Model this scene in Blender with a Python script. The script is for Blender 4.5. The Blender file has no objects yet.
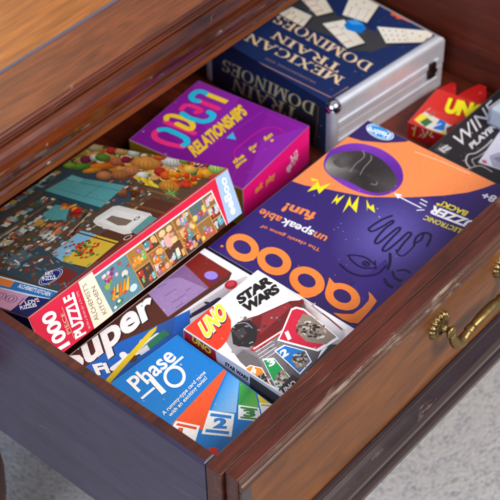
import bpy, bmesh, math, random
from mathutils import Vector, Matrix, noise
from mathutils.geometry import tessellate_polygon
random.seed(7)
sc = bpy.context.scene
COL = sc.collection
rad = math.radians

# ------------------------------------------------------------ camera (metres; the drawer's inner front-left rim corner is the origin)
RC = ((0.6515925, -0.7583086, -0.0198823), (-0.5307331, -0.4370033, -0.7261890), (0.5419868, 0.4837315, -0.6872075))
CAMPOS = (-0.444217, -0.434736, 0.783375)
FPX = 1429.456

CAM = Vector(CAMPOS)
AX = [Vector((RC[0][i], RC[1][i], RC[2][i])) for i in range(3)]      # world x, y, z seen in the camera's (right, down, forward)
def ray(px, py):
    d = Vector(((px - 250) / FPX, (py - 250) / FPX, 1.0))
    return Vector((AX[0].dot(d), AX[1].dot(d), AX[2].dot(d)))
def on_plane(px, py, P, N):
    r = ray(px, py)
    return CAM + r * ((P - CAM).dot(N) / r.dot(N))
def atz(px, py, z): return on_plane(px, py, Vector((0, 0, z)), Vector((0, 0, 1)))
def aty(px, py, y): return on_plane(px, py, Vector((0, y, 0)), Vector((0, 1, 0)))

# ------------------------------------------------------------ helpers
def lin(h):
    h = h.lstrip('#'); o = []
    for i in (0, 2, 4):
        c = int(h[i:i + 2], 16) / 255
        o.append(c / 12.92 if c <= .04045 else ((c + .055) / 1.055) ** 2.4)
    return tuple(o)
def tag(o, label=None, cat=None, group=None, kind=None):
    if label: o['label'] = label
    if cat: o['category'] = cat
    if group: o['group'] = group
    if kind: o['kind'] = kind
    return o
def thing(name, label, cat, mat=Matrix(), group=None):
    o = bpy.data.objects.new(name, None); COL.objects.link(o)
    o.matrix_world = mat; o.empty_display_size = .01
    return tag(o, label, cat, group)
def obj(name, me_or_bm, m, parent=None, smooth=False, mats=None):
    if isinstance(me_or_bm, bmesh.types.BMesh):
        me = bpy.data.meshes.new(name); me_or_bm.to_mesh(me); me_or_bm.free()
    else: me = me_or_bm
    o = bpy.data.objects.new(name, me); COL.objects.link(o)
    for x in (mats or [m]): me.materials.append(x)
    if parent is not None: o.parent = parent
    if smooth:
        for p in me.polygons: p.use_smooth = True
    return o
def bx(bm, a, b, mi=0):
    vs = [bm.verts.new((x, y, z)) for x in (a[0], b[0]) for y in (a[1], b[1]) for z in (a[2], b[2])]
    for f in ((0, 1, 3, 2), (4, 6, 7, 5), (0, 4, 5, 1), (2, 3, 7, 6), (0, 2, 6, 4), (1, 5, 7, 3)):
        bm.faces.new([vs[i] for i in f]).material_index = mi
def bevel(bm, w, seg=2):
    bmesh.ops.recalc_face_normals(bm, faces=bm.faces)
    bmesh.ops.bevel(bm, geom=list(bm.edges), offset=w, segments=seg, profile=.6, affect='EDGES')
def box_bm(a, b, w=.0008, seg=2):
    bm = bmesh.new(); bx(bm, a, b)
    bevel(bm, w, seg); return bm
def tube(bm, pts, rs, n=16, caps=True):
    pts = [Vector(p) for p in pts]; rings = []
    if not hasattr(rs, '__len__'): rs = [rs] * len(pts)
    up = None
    for i, p in enumerate(pts):
        t = (pts[min(i + 1, len(pts) - 1)] - pts[max(i - 1, 0)]).normalized()
        if up is None: up = t.orthogonal().normalized()
        up = (up - t * up.dot(t)).normalized(); s = t.cross(up)
        rings.append([bm.verts.new(p + (up * math.cos(a) + s * math.sin(a)) * rs[i]) for a in [2 * math.pi * k / n for k in range(n)]])
    for a, b in zip(rings, rings[1:]):
        for k in range(n): bm.faces.new((a[k], a[(k + 1) % n], b[(k + 1) % n], b[k]))
    if caps: bm.faces.new(rings[0][::-1]); bm.faces.new(rings[-1])
def smooth_path(pts, n=6):
    pts = [Vector(p) for p in pts]; out = []
    for i in range(len(pts) - 1):
        p0 = pts[max(i - 1, 0)]; p1 = pts[i]; p2 = pts[i + 1]; p3 = pts[min(i + 2, len(pts) - 1)]
        for k in range(n):
            t = k / n
            out.append(.5 * ((2 * p1) + (p2 - p0) * t + (2 * p0 - 5 * p1 + 4 * p2 - p3) * t * t + (3 * p1 - p0 - 3 * p2 + p3) * t ** 3))
    out.append(pts[-1]); return out
def profile_x(bm, prof, x0, x1, nseg=1, warp=0):
    """sweep a (y, z) profile along x"""
    cols = []
    for k in range(nseg + 1):
        x = x0 + (x1 - x0) * k / nseg
        cols.append([bm.verts.new((x, y, z + warp * noise.noise((x * 14, j * .7, 0)))) for j, (y, z) in enumerate(prof)])
    n = len(prof)
    for a, b in zip(cols, cols[1:]):
        for j in range(n): bm.faces.new((a[j], b[j], b[(j + 1) % n], a[(j + 1) % n]))
    bm.faces.new(cols[0]); bm.faces.new(cols[-1][::-1])
    bmesh.ops.recalc_face_normals(bm, faces=bm.faces)

# ------------------------------------------------------------ materials
def mat(name):
    m = bpy.data.materials.new(name); m.use_nodes = True
    nt = m.node_tree; return m, nt, nt.nodes['Principled BSDF']
def N(nt, t, **k):
    n = nt.nodes.new(t)
    for a, v in k.items(): setattr(n, a, v)
    return n
def wood(name, c1, c2, rough, axis=0, scale=1.0, spec=.4, coat=.5, coat_r=.12, wear=0.0, wearcol='#a08a76', bump=.15, speck=True, along=3.2, spk=1.0):
    m, nt, p = mat(name); L = nt.links
    tc = N(nt, 'ShaderNodeTexCoord'); mp = N(nt, 'ShaderNodeMapping')
    s = [55 * scale] * 3; s[axis] = along * scale; mp.inputs['Scale'].default_value = s
    L.new(tc.outputs['Object'], mp.inputs['Vector'])
    n1 = N(nt, 'ShaderNodeTexNoise'); n1.inputs['Scale'].default_value = 1.6; n1.inputs['Detail'].default_value = 8; n1.inputs['Distortion'].default_value = 1.2
    L.new(mp.outputs[0], n1.inputs['Vector'])
    n2 = N(nt, 'ShaderNodeTexNoise'); n2.inputs['Scale'].default_value = 9; n2.inputs['Detail'].default_value = 4
    L.new(tc.outputs['Object'], n2.inputs['Vector'])
    mx = N(nt, 'ShaderNodeMath', operation='ADD'); mm = N(nt, 'ShaderNodeMath', operation='MULTIPLY'); mm.inputs[1].default_value = .55
    L.new(n2.outputs[0], mm.inputs[0]); L.new(n1.outputs[0], mx.inputs[0]); L.new(mm.outputs[0], mx.inputs[1])
    cr = N(nt, 'ShaderNodeValToRGB'); cr.color_ramp.elements[0].position = .5; cr.color_ramp.elements[1].position = 1.0
    cr.color_ramp.elements[0].color = (*lin(c1), 1); cr.color_ramp.elements[1].color = (*lin(c2), 1)
    L.new(mx.outputs[0], cr.inputs[0]); col = cr.outputs[0]
    mp4 = N(nt, 'ShaderNodeMapping'); s4 = [520.0] * 3; s4[axis] = 26.0; mp4.inputs['Scale'].default_value = s4
    L.new(tc.outputs['Object'], mp4.inputs[0]); n4 = N(nt, 'ShaderNodeTexNoise'); n4.inputs['Scale'].default_value = 1; n4.inputs['Detail'].default_value = 3
    L.new(mp4.outputs[0], n4.inputs['Vector']); r4 = N(nt, 'ShaderNodeMapRange'); r4.inputs[1].default_value = .34; r4.inputs[2].default_value = .62; r4.inputs[3].default_value = .76; r4.inputs[4].default_value = 1.06
    L.new(n4.outputs[0], r4.inputs[0]); v4 = N(nt, 'ShaderNodeVectorMath', operation='SCALE'); L.new(col, v4.inputs[0]); L.new(r4.outputs[0], v4.inputs['Scale']); col = v4.outputs[0]
    # fine scratches: thin pale lines where a stretched noise crosses its middle value
    mp5 = N(nt, 'ShaderNodeMapping'); s5 = [60.0] * 3; s5[axis] = 7.0; mp5.inputs['Scale'].default_value = s5; mp5.inputs['Rotation'].default_value = (.5, .4, .6)
    L.new(tc.outputs['Object'], mp5.inputs[0]); n5 = N(nt, 'ShaderNodeTexNoise'); n5.inputs['Scale'].default_value = 1; n5.inputs['Detail'].default_value = 1
    L.new(mp5.outputs[0], n5.inputs['Vector']); d5 = N(nt, 'ShaderNodeMath', operation='SUBTRACT'); d5.inputs[1].default_value = .5; L.new(n5.outputs[0], d5.inputs[0])
    a5 = N(nt, 'ShaderNodeMath', operation='ABSOLUTE'); L.new(d5.outputs[0], a5.inputs[0]); m5 = N(nt, 'ShaderNodeMapRange'); m5.inputs[1].default_value = .006; m5.inputs[2].default_value = .0; m5.inputs[4].default_value = .35
    L.new(a5.outputs[0], m5.inputs[0]); n6 = N(nt, 'ShaderNodeTexNoise'); n6.inputs['Scale'].default_value = 16; L.new(tc.outputs['Object'], n6.inputs['Vector'])
    g6 = N(nt, 'ShaderNodeMapRange'); g6.inputs[1].default_value = .56; g6.inputs[2].default_value = .66; L.new(n6.outputs[0], g6.inputs[0])
    m6 = N(nt, 'ShaderNodeMath', operation='MULTIPLY'); L.new(m5.outputs[0], m6.inputs[0]); L.new(g6.outputs[0], m6.inputs[1])
    mc5 = N(nt, 'ShaderNodeMix', data_type='RGBA'); L.new(m6.outputs[0], mc5.inputs[0]); L.new(col, mc5.inputs[6]); mc5.inputs[7].default_value = (*lin('#a88a74'), 1); col = mc5.outputs[2]
    if wear > 0:
        w = N(nt, 'ShaderNodeTexNoise'); w.inputs['Scale'].default_value = 30; w.inputs['Detail'].default_value = 8; w.inputs['Roughness'].default_value = .7
        mpw = N(nt, 'ShaderNodeMapping'); sw = [1.6] * 3; sw[axis] = .35; mpw.inputs['Scale'].default_value = sw
        L.new(tc.outputs['Object'], mpw.inputs[0]); L.new(mpw.outputs[0], w.inputs['Vector'])
        wr = N(nt, 'ShaderNodeMapRange'); wr.inputs[1].default_value = .62 - wear * .2; wr.inputs[2].default_value = .72 - wear * .2
        L.new(w.outputs[0], wr.inputs[0]); mc = N(nt, 'ShaderNodeMix', data_type='RGBA')
        L.new(wr.outputs[0], mc.inputs[0]); L.new(col, mc.inputs[6]); mc.inputs[7].default_value = (*lin(wearcol), 1); col = mc.outputs[2]
    if speck:
        v = N(nt, 'ShaderNodeTexVoronoi'); v.inputs['Scale'].default_value = 34
        L.new(tc.outputs['Object'], v.inputs['Vector'])
        vr = N(nt, 'ShaderNodeMapRange'); vr.inputs[1].default_value = .075 * spk; vr.inputs[2].default_value = .03 * spk
        L.new(v.outputs['Distance'], vr.inputs[0])
        v2 = N(nt, 'ShaderNodeTexNoise'); v2.inputs['Scale'].default_value = 13
        L.new(tc.outputs['Object'], v2.inputs['Vector'])
        gt = N(nt, 'ShaderNodeMath', operation='GREATER_THAN'); gt.inputs[1].default_value = .58
        L.new(v2.outputs[0], gt.inputs[0]); mu = N(nt, 'ShaderNodeMath', operation='MULTIPLY')
        L.new(gt.outputs[0], mu.inputs[0]); L.new(vr.outputs[0], mu.inputs[1])
        mc = N(nt, 'ShaderNodeMix', data_type='RGBA'); L.new(mu.outputs[0], mc.inputs[0]); L.new(col, mc.inputs[6])
        mc.inputs[7].default_value = (*lin('#b9a08c'), 1); col = mc.outputs[2]
    L.new(col, p.inputs['Base Color'])
    rr = N(nt, 'ShaderNodeMapRange'); rr.inputs[3].default_value = rough - .08; rr.inputs[4].default_value = rough + .14
    n3 = N(nt, 'ShaderNodeTexNoise'); n3.inputs['Scale'].default_value = 40; n3.inputs['Detail'].default_value = 6
    L.new(tc.outputs['Object'], n3.inputs['Vector']); L.new(n3.outputs[0], rr.inputs[0]); L.new(rr.outputs[0], p.inputs['Roughness'])
    p.inputs['Coat Weight'].default_value = coat; p.inputs['Coat Roughness'].default_value = coat_r; p.inputs['Specular IOR Level'].default_value = spec
    b = N(nt, 'ShaderNodeBump'); b.inputs['Strength'].default_value = bump; b.inputs['Distance'].default_value = .0006
    ad = N(nt, 'ShaderNodeMath', operation='ADD'); L.new(n1.outputs[0], ad.inputs[0]); L.new(n3.outputs[0], ad.inputs[1])
    L.new(ad.outputs[0], b.inputs['Height']); L.new(b.outputs[0], p.inputs['Normal']); L.new(b.outputs[0], p.inputs['Coat Normal'])
    return m
W_TOP = wood('table_wood', '#48200f', '#864420', .36, scale=.9, along=9, coat=.25, coat_r=.16)
W_CENTRE = wood('table_centre_warm_sheen', '#7c4212', '#b46a24', .38, scale=.8, along=8, coat=.25, coat_r=.2)  # centre panel; warm reflection put into its more orange tone
W_MOULD = wood('moulding_wood', '#2a0e04', '#6e300d', .20, coat=.6, coat_r=.08, wear=.03, wearcol='#7c5a40', spk=1.5, bump=.08)
W_RAIL = wood('rail_wood', '#52270b', '#904a18', .44, coat=.1, coat_r=.3)
W_RIM = wood('drawer_rim_wood', '#30100b', '#5a2416', .34, scale=1.3, along=7, coat=.2, coat_r=.18)
W_SIDE = wood('drawer_side_wood_blue_sheen', '#201b32', '#3a304c', .30, axis=1, scale=.7, along=6, coat=.4, coat_r=.2, bump=.1, speck=True, spk=.6)  # blue reflection on the side board tinted into its base colour
W_IN = wood('drawer_inside_wood', '#421206', '#6c260f', .5, axis=1, coat=.1, coat_r=.3)
W_FRONT = wood('front_panel_wood', '#50280a', '#864c14', .42, scale=.4, along=16, coat=.15, coat_r=.2, bump=.06)
W_BEAD = wood('worn_bead_wood', '#361a0e', '#5a341e', .36, coat=.25, coat_r=.15, wear=.55, wearcol='#8d7a66', bump=.4)
W_BASE = wood('base_moulding_wood', '#1a0805', '#34140a', .22, coat=.7, coat_r=.1, wear=.0001, wearcol='#7e6658', bump=.06)

W_CREASE_GLINT = None
def simple(name, col, rough=.5, metal=0, coat=0, bumpn=0):
    m, nt, p = mat(name); p.inputs['Roughness'].default_value = rough
    p.inputs['Metallic'].default_value = metal; p.inputs['Coat Weight'].default_value = coat
    n = N(nt, 'ShaderNodeTexNoise'); n.inputs['Scale'].default_value = 60; n.inputs['Detail'].default_value = 5
    tc = N(nt, 'ShaderNodeTexCoord'); nt.links.new(tc.outputs['Object'], n.inputs['Vector'])
    mr = N(nt, 'ShaderNodeMapRange'); mr.inputs[3].default_value = .82; mr.inputs[4].default_value = 1.12
    nt.links.new(n.outputs[0], mr.inputs[0]); mx = N(nt, 'ShaderNodeVectorMath', operation='SCALE')
    mx.inputs[0].default_value = lin(col); nt.links.new(mr.outputs[0], mx.inputs['Scale'])
    nt.links.new(mx.outputs[0], p.inputs['Base Color'])
    if bumpn:
        b = N(nt, 'ShaderNodeBump'); b.inputs['Strength'].default_value = bumpn; b.inputs['Distance'].default_value = .0004
        nt.links.new(n.outputs[0], b.inputs['Height']); nt.links.new(b.outputs[0], p.inputs['Normal'])
    return m
ALU = simple('brushed_aluminium', '#dcdde2', .36, .55)
ALU2 = simple('aluminium_ribbed', '#cfccd0', .45, .45)
CHROME = simple('chrome', '#e6e6ea', .08, 1)
DARKMETAL = simple('dark_latch', '#3a2a22', .35, .8)
W_CREASE_GLINT = simple('crease_glint_lacquer', '#5a5568', .22, 0, 1)  # crease ridge coloured blue-grey to give the window reflection along it
CARD = simple('grey_board', '#8d8378', .8)

def brass():
    m, nt, p = mat('antique_brass'); L = nt.links
    p.inputs['Metallic'].default_value = .95
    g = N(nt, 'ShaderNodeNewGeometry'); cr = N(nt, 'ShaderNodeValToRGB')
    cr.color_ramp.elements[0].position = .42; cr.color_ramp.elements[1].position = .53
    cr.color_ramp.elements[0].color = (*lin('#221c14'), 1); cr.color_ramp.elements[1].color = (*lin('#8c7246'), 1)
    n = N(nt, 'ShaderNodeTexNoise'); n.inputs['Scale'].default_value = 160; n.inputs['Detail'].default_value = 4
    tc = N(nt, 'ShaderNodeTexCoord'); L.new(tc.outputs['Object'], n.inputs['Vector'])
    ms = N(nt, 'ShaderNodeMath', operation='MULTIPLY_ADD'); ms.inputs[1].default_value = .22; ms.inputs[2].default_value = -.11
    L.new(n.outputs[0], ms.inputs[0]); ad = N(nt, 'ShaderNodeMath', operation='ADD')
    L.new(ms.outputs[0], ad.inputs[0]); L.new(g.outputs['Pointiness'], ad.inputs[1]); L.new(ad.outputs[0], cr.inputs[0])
    L.new(cr.outputs[0], p.inputs['Base Color']); p.inputs['Roughness'].default_value = .40
    return m
BRASS = brass()

def print_mat():
    m, nt, p = mat('printed_card'); L = nt.links
    a = N(nt, 'ShaderNodeAttribute', attribute_name='Col'); tc = N(nt, 'ShaderNodeTexCoord')
    n = N(nt, 'ShaderNodeTexNoise'); n.inputs['Scale'].default_value = 420; n.inputs['Detail'].default_value = 3
    L.new(tc.outputs['Object'], n.inputs['Vector'])
    mr = N(nt, 'ShaderNodeMapRange'); mr.inputs[3].default_value = .86; mr.inputs[4].default_value = 1.12
    L.new(n.outputs[0], mr.inputs[0]); sc_ = N(nt, 'ShaderNodeVectorMath', operation='SCALE')
    L.new(a.outputs['Color'], sc_.inputs[0]); L.new(mr.outputs[0], sc_.inputs['Scale'])
    # little rubbed specks where the print has worn off
    v = N(nt, 'ShaderNodeTexNoise'); v.inputs['Scale'].default_value = 260; v.inputs['Detail'].default_value = 2
    L.new(tc.outputs['Object'], v.inputs['Vector'])
    v2 = N(nt, 'ShaderNodeMapRange'); v2.inputs[1].default_value = .735; v2.inputs[2].default_value = .77
    L.new(v.outputs[0], v2.inputs[0]); mm = N(nt, 'ShaderNodeMath', operation='MULTIPLY'); mm.inputs[1].default_value = .6
    L.new(v2.outputs[0], mm.inputs[0])
    mc = N(nt, 'ShaderNodeMix', data_type='RGBA'); L.new(mm.outputs[0], mc.inputs[0]); L.new(sc_.outputs[0], mc.inputs[6])
    mc.inputs[7].default_value = (.6, .58, .56, 1); L.new(mc.outputs[2], p.inputs['Base Color'])
    p.inputs['Roughness'].default_value = .42; p.inputs['Specular IOR Level'].default_value = .35; p.inputs['Coat Weight'].default_value = .12; p.inputs['Coat Roughness'].default_value = .2
    w = N(nt, 'ShaderNodeTexNoise'); w.inputs['Scale'].default_value = 22; w.inputs['Detail'].default_value = 3
    L.new(tc.outputs['Object'], w.inputs['Vector'])
    b = N(nt, 'ShaderNodeBump'); b.inputs['Strength'].default_value = .25; b.inputs['Distance'].default_value = .0012
    L.new(w.outputs[0], b.inputs['Height']); L.new(b.outputs[0], p.inputs['Normal']); L.new(b.outputs[0], p.inputs['Coat Normal'])
    return m
PRINT = print_mat()

# ------------------------------------------------------------ lettering
_tc = {}
def text_tris(s, bold=0.0, space=1.0):
    k = (s, bold, space)
    if k in _tc: return _tc[k]
    cu = bpy.data.curves.new('t', 'FONT'); cu.body = s; cu.offset = bold; cu.space_character = space; cu.resolution_u = 4
    o = bpy.data.objects.new('t', cu); COL.objects.link(o)
    dg = bpy.context.evaluated_depsgraph_get(); ev = o.evaluated_get(dg); me = ev.to_mesh()
    vs = [(v.co.x, v.co.y) for v in me.vertices]
    tr = [[vs[i] for i in p.vertices] for p in me.polygons]
    ev.to_mesh_clear(); bpy.data.objects.remove(o); bpy.data.curves.remove(cu)
    xs = [p[0] for p in vs]; r = (tr, min(xs), max(xs)); _tc[k] = r; return r
def cap_h(bold):
    tr = text_tris('H', bold)[0]; ys = [p[1] for t in tr for p in t]; return min(ys), max(ys)

# serif capitals: strokes (x0,y0,x1,y1,width) and bows (cx,cy,rx,ry,a0,a1,wthick), in a cell 1 high; then width
def _arc(cx, cy, rx, ry, a0, a1, w0, n=14):
    out = []
    for k in range(n):
        q = []
        for a, s in ((a0 + (a1 - a0) * k / n, 1), (a0 + (a1 - a0) * (k + 1) / n, 1), (a0 + (a1 - a0) * (k + 1) / n, -1), (a0 + (a1 - a0) * k / n, -1)):
            A = rad(a); w = w0 * (.35 + .65 * abs(math.cos(A)))
            q.append((cx + (rx + s * w / 2) * math.cos(A), cy + (ry + s * w / 2 * .6) * math.sin(A)))
        out.append(q)
    return out
def _st(x0, y0, x1, y1, w): return [[(x0 - w / 2, y0), (x0 + w / 2, y0), (x1 + w / 2, y1), (x1 - w / 2, y1)]]
def _sf(x, y, w, h=.07): return [[(x - w / 2, y), (x + w / 2, y), (x + w / 2, y + h), (x - w / 2, y + h)]]
T_, t_ = .17, .08
SERIF = {
 'M': (1.0, _st(.15, 0, .15, 1, t_) + _st(.15, 1, .5, .05, T_) + _st(.5, .05, .85, 1, t_) + _st(.85, 0, .85, 1, T_) + _sf(.15, 0, .3) + _sf(.85, 0, .34) + _sf(.1, .93, .24) + _sf(.9, .93, .24)),
 'E': (.72, _st(.18, 0, .18, 1, T_) + _sf(.34, 0, .66) + _sf(.34, .93, .62) + _sf(.33, .47, .4) + _st(.64, 0, .66, .25, t_) + _st(.62, .75, .62, 1, t_) + _st(.52, .38, .52, .64, t_)),
 'X': (.85, _st(.16, 1, .7, 0, T_) + _st(.7, 1, .14, 0, t_) + _sf(.16, 0, .28) + _sf(.7, 0, .3) + _sf(.16, .93, .3) + _sf(.7, .93, .28)),
 'I': (.4, _st(.2, 0, .2, 1, T_) + _sf(.2, 0, .36) + _sf(.2, .93, .36)),
 'C': (.82, _arc(.45, .5, .36, .47, 50, 310, T_) + _st(.7, .68, .72, .98, t_) + _st(.72, .05, .7, .28, t_)),
 'A': (.88, _st(.12, 0, .43, 1, t_) + _st(.43, 1, .76, 0, T_) + _sf(.43, .3, .4) + _sf(.12, 0, .26) + _sf(.76, 0, .32)),
 'N': (.92, _st(.17, 0, .17, 1, t_) + _st(.17, 1, .75, 0, T_) + _st(.75, 0, .75, 1, t_) + _sf(.17, 0, .3) + _sf(.13, .93, .26) + _sf(.75, .93, .3)),
 'T': (.78, _st(.39, 0, .39, 1, T_) + _sf(.39, 0, .36) + _sf(.39, .93, .7) + _st(.06, .74, .06, 1, t_) + _st(.72, .74, .72, 1, t_)),
 'R': (.86, _st(.18, 0, .18, 1, T_) + _sf(.18, 0, .34) + _sf(.26, .93, .4) + _sf(.3, .46, .3) + _arc(.4, .73, .22, .235, -90, 90, T_) + _st(.4, .5, .74, 0, T_) + _sf(.76, 0, .24)),
 'D': (.9, _st(.18, 0, .18, 1, T_) + _sf(.26, 0, .46) + _sf(.26, .93, .46) + _arc(.42, .5, .35, .465, -90, 90, T_)),
 'O': (.9, _arc(.45, .5, .36, .47, 0, 360, T_, 26)),
 'S': (.66, _arc(.33, .74, .2, .22, 30, 270, T_) + _arc(.33, .27, .22, .24, -150, 90, T_) + _st(.55, .74, .55, 1, t_) + _st(.09, 0, .09, .27, t_)),
}
# ------------------------------------------------------------ printed artwork on one flat face
def clip_poly(poly, c):
    u0, v0, u1, v1 = c
    for ax, lim, sg in ((0, u0, 1), (0, u1, -1), (1, v0, 1), (1, v1, -1)):
        out = []
        for i in range(len(poly)):
            a, b = poly[i - 1], poly[i]
            da, db = (a[0][ax] - lim) * sg, (b[0][ax] - lim) * sg
            if (da >= 0) != (db >= 0):
                t = da / (da - db)
                out.append((tuple(a[0][k] + (b[0][k] - a[0][k]) * t for k in (0, 1)), tuple(a[1][k] + (b[1][k] - a[1][k]) * t for k in range(3))))
            if db >= 0: out.append(b)
        poly = out
        if len(poly) < 3: return []
    return poly
class Art:
    def __init__(s, root, M, o, u, v, w, h, inset=.0009):
        """M: world matrix of the box; o,u,v: corner and axes of the face in box space; w,h its size"""
        s.root, s.M, s.o, s.u, s.v = root, M, Vector(o), Vector(u), Vector(v)
        s.n = s.u.cross(s.v); s.w, s.h = w, h
        s.clip = (inset, inset, w - inset, h - inset); s.full = s.clip
        s.R = M.to_3x3(); s.P = M @ s.o; s.nw = (s.R @ s.n).normalized()
        s.layer = 0; s.V = []; s.F = []; s.C = []; s.Z = []; s.z0 = .0001
    def F2(s, p):
        q = on_plane(p[0], p[1], s.P, s.nw) - s.P
        return (q.dot(s.R @ s.u), q.dot(s.R @ s.v))
    def raw(s, polys, cols):
        s.layer += 1
        for i_, (poly, c) in enumerate(zip(polys, cols)):
            z = s.layer + (i_ % 8) * .11
            cs = c if isinstance(c, list) else [c] * len(poly)
            q = clip_poly(list(zip(poly, cs)), s.clip)
            if len(q) < 3: continue
            b = len(s.V)
            for (x, y), cc in q:
                s.V.append(s.o + s.u * x + s.v * y); s.Z.append(z); s.C.append(cc)
            ar = sum(q[i - 1][0][0] * q[i][0][1] - q[i][0][0] * q[i - 1][0][1] for i in range(len(q)))
            idx = list(range(b, b + len(q)))
            s.F.append(idx if ar > 0 else idx[::-1])
    def poly(s, pts, col, px=True, px_cols=None):
        p = [s.F2(a) for a in pts] if px else list(pts)
        c = lin(col) if isinstance(col, str) else col
        cc = [lin(k) for k in px_cols] if px_cols else [c] * len(p)
        tr = tessellate_polygon([[Vector((a[0], a[1], 0)) for a in p]])
        s.raw([[p[i] for i in t] for t in tr], [[cc[i] for i in t] for t in tr])
    def rect(s, u0, v0, u1, v1, col): s.poly([(u0, v0), (u1, v0), (u1, v1), (u0, v1)], col, px=False)
    def fill(s, col): s.rect(0, 0, s.w, s.h, col)
    def ell(s, c, ru, rv, col, ang=0, px=True, hole=None, a0=0, a1=360, n=28):
        cx, cy = s.F2(c) if px else c
        A = rad(ang); P = []
        def pt(a, k, ru=ru, rv=rv):
            x, y = ru * math.cos(a), rv * math.sin(a)
            return (cx + (x * math.cos(A) - y * math.sin(A)), cy + (x * math.sin(A) + y * math.cos(A)))
        co = lin(col) if isinstance(col, str) else col
        if hole:
            q = []
            for k in range(n):
                b0, b1 = rad(a0 + (a1 - a0) * k / n), rad(a0 + (a1 - a0) * (k + 1) / n)
                q.append([pt(b0, 1), pt(b1, 1), pt(b1, 1, *hole), pt(b0, 1, *hole)])
            s.raw(q, [co] * n)
        else:
            s.raw([[pt(rad(a0 + (a1 - a0) * k / n), 1) for k in range(n)]], [co])
    def ringpx(s, c, r, w, col, n=40):
        q = []
        for k in range(n):
            t0, t1 = 2 * math.pi * k / n, 2 * math.pi * (k + 1) / n
            q.append([s.F2((c[0] + rr * math.cos(t), c[1] + rr * math.sin(t))) for rr, t in ((r, t0), (r, t1), (r - w, t1), (r - w, t0))])
        s.raw(q, [lin(col)] * n)
    def ring2(s, c, A, B, A2, B2, col, n=44, c2=None):
        c2 = c2 or c; q = []
        f_ = lambda t, c, A, B: s.F2((c[0] + A[0] * math.cos(t) + B[0] * math.sin(t), c[1] + A[1] * math.cos(t) + B[1] * math.sin(t)))
        for k in range(n):
            t0, t1 = 2 * math.pi * k / n, 2 * math.pi * (k + 1) / n
            q.append([f_(t0, c, A, B), f_(t1, c, A, B), f_(t1, c2, A2, B2), f_(t0, c2, A2, B2)])
        s.raw(q, [lin(col)] * n)
    def blob(s, pts, cols, centre, ccol):
        """smooth closed outline with a printed tone for each control point"""
        n = len(pts); P = []; C_ = []
        for i in range(n):
            p = [Vector((*pts[(i + j) % n], 0)) for j in (-1, 0, 1, 2)]; a, b = lin(cols[i % len(cols)]), lin(cols[(i + 1) % n % len(cols)])
            for k in range(6):
                t = k / 6; v = .5 * ((2 * p[1]) + (p[2] - p[0]) * t + (2 * p[0] - 5 * p[1] + 4 * p[2] - p[3]) * t * t + (3 * p[1] - p[0] - 3 * p[2] + p[3]) * t ** 3)
                P.append(s.F2((v.x, v.y))); C_.append(tuple(a[j] * (1 - t) + b[j] * t for j in range(3)))
        c = s.F2(centre); cc = lin(ccol); m = len(P)
        s.raw([[P[i], P[(i + 1) % m], c] for i in range(m)], [[C_[i], C_[(i + 1) % m], cc] for i in range(m)])
    def glow(s, c, ru, rv, col, edge, ang=0, n=28):
        cx, cy = s.F2(c); A = rad(ang); a, b = lin(col), lin(edge); q = []; cs = []
        rings = [0, .3, .6, 1]
        for i in range(3):
            for k in range(n):
                pp = []; cc = []
                for (r, kk) in ((rings[i], k), (rings[i + 1], k), (rings[i + 1], k + 1), (rings[i], k + 1)):
                    t = 2 * math.pi * kk / n; x, y = ru * r * math.cos(t), rv * r * math.sin(t)
                    pp.append((cx + x * math.cos(A) - y * math.sin(A), cy + x * math.sin(A) + y * math.cos(A)))
                    m = r * r * (3 - 2 * r); cc.append(tuple(a[j] * (1 - m) + b[j] * m for j in range(3)))
                q.append(pp); cs.append(cc)
        s.raw(q, cs)
    def stroke(s, pts, w, col, px=True, w1=None, curve=False, round_=True):
        p = [Vector(s.F2(a)) if px else Vector(a) for a in pts]
        if curve: p = [Vector(v[:2]) for v in smooth_path([(a.x, a.y, 0) for a in p], 6)]
        w1 = w if w1 is None else w1; n = len(p); c = lin(col); L = []; R_ = []
        for i in range(n):
            t = (p[min(i + 1, n - 1)] - p[max(i - 1, 0)])
            t = t.normalized() if t.length > 1e-9 else Vector((1, 0))
            ww = (w + (w1 - w) * i / max(1, n - 1)) / 2; d = Vector((-t.y, t.x)) * ww
            L.append(tuple(p[i] + d)); R_.append(tuple(p[i] - d))
        s.raw([[L[i], R_[i], R_[i + 1], L[i + 1]] for i in range(n - 1)], [c] * (n - 1))
        if round_:
            for q, ww in ((p[0], w), (p[-1], w1)):
                s.ell(tuple(q), ww / 2, ww / 2, col, px=False, n=12)
    def _aff(s, tr, x0, x1, c0, c1, p0, p1, pt, px):
        a, b, t = (s.F2(p0), s.F2(p1), s.F2(pt)) if px else (p0, p1, pt)
        R_ = Vector(b) - Vector(a); U = Vector(t) - Vector(a); A = Vector(a); out = []
        for poly in tr:
            out.append([tuple(A + R_ * ((x - x0) / (x1 - x0)) + U * ((y - c0) / (c1 - c0))) for x, y in poly])
        return out
    def text(s, string, p0, p1, pt, col, bold=.01, space=1.0, px=True, shadow=None, outline=None):
        tr, x0, x1 = text_tris(string, bold, space); c0, c1 = cap_h(bold)
        q = s._aff(tr, x0, x1, c0, c1, p0, p1, pt, px)
        if outline:
            tr2, a0, a1 = text_tris(string, bold + outline[1], space)
            q2 = s._aff(tr2, x0, x1, c0, c1, p0, p1, pt, px); s.raw(q2, [lin(outline[0])] * len(q2)); s.layer += 1
        if shadow:
            s.raw([[(x + shadow[1], y + shadow[2]) for x, y in t] for t in (q2 if outline else q)], [lin(shadow[0])] * len(q))
            s.layer += 1
            if outline: s.raw(q2, [lin(outline[0])] * len(q2)); s.layer += 1
        s.raw(q, [lin(col)] * len(q))
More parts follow.
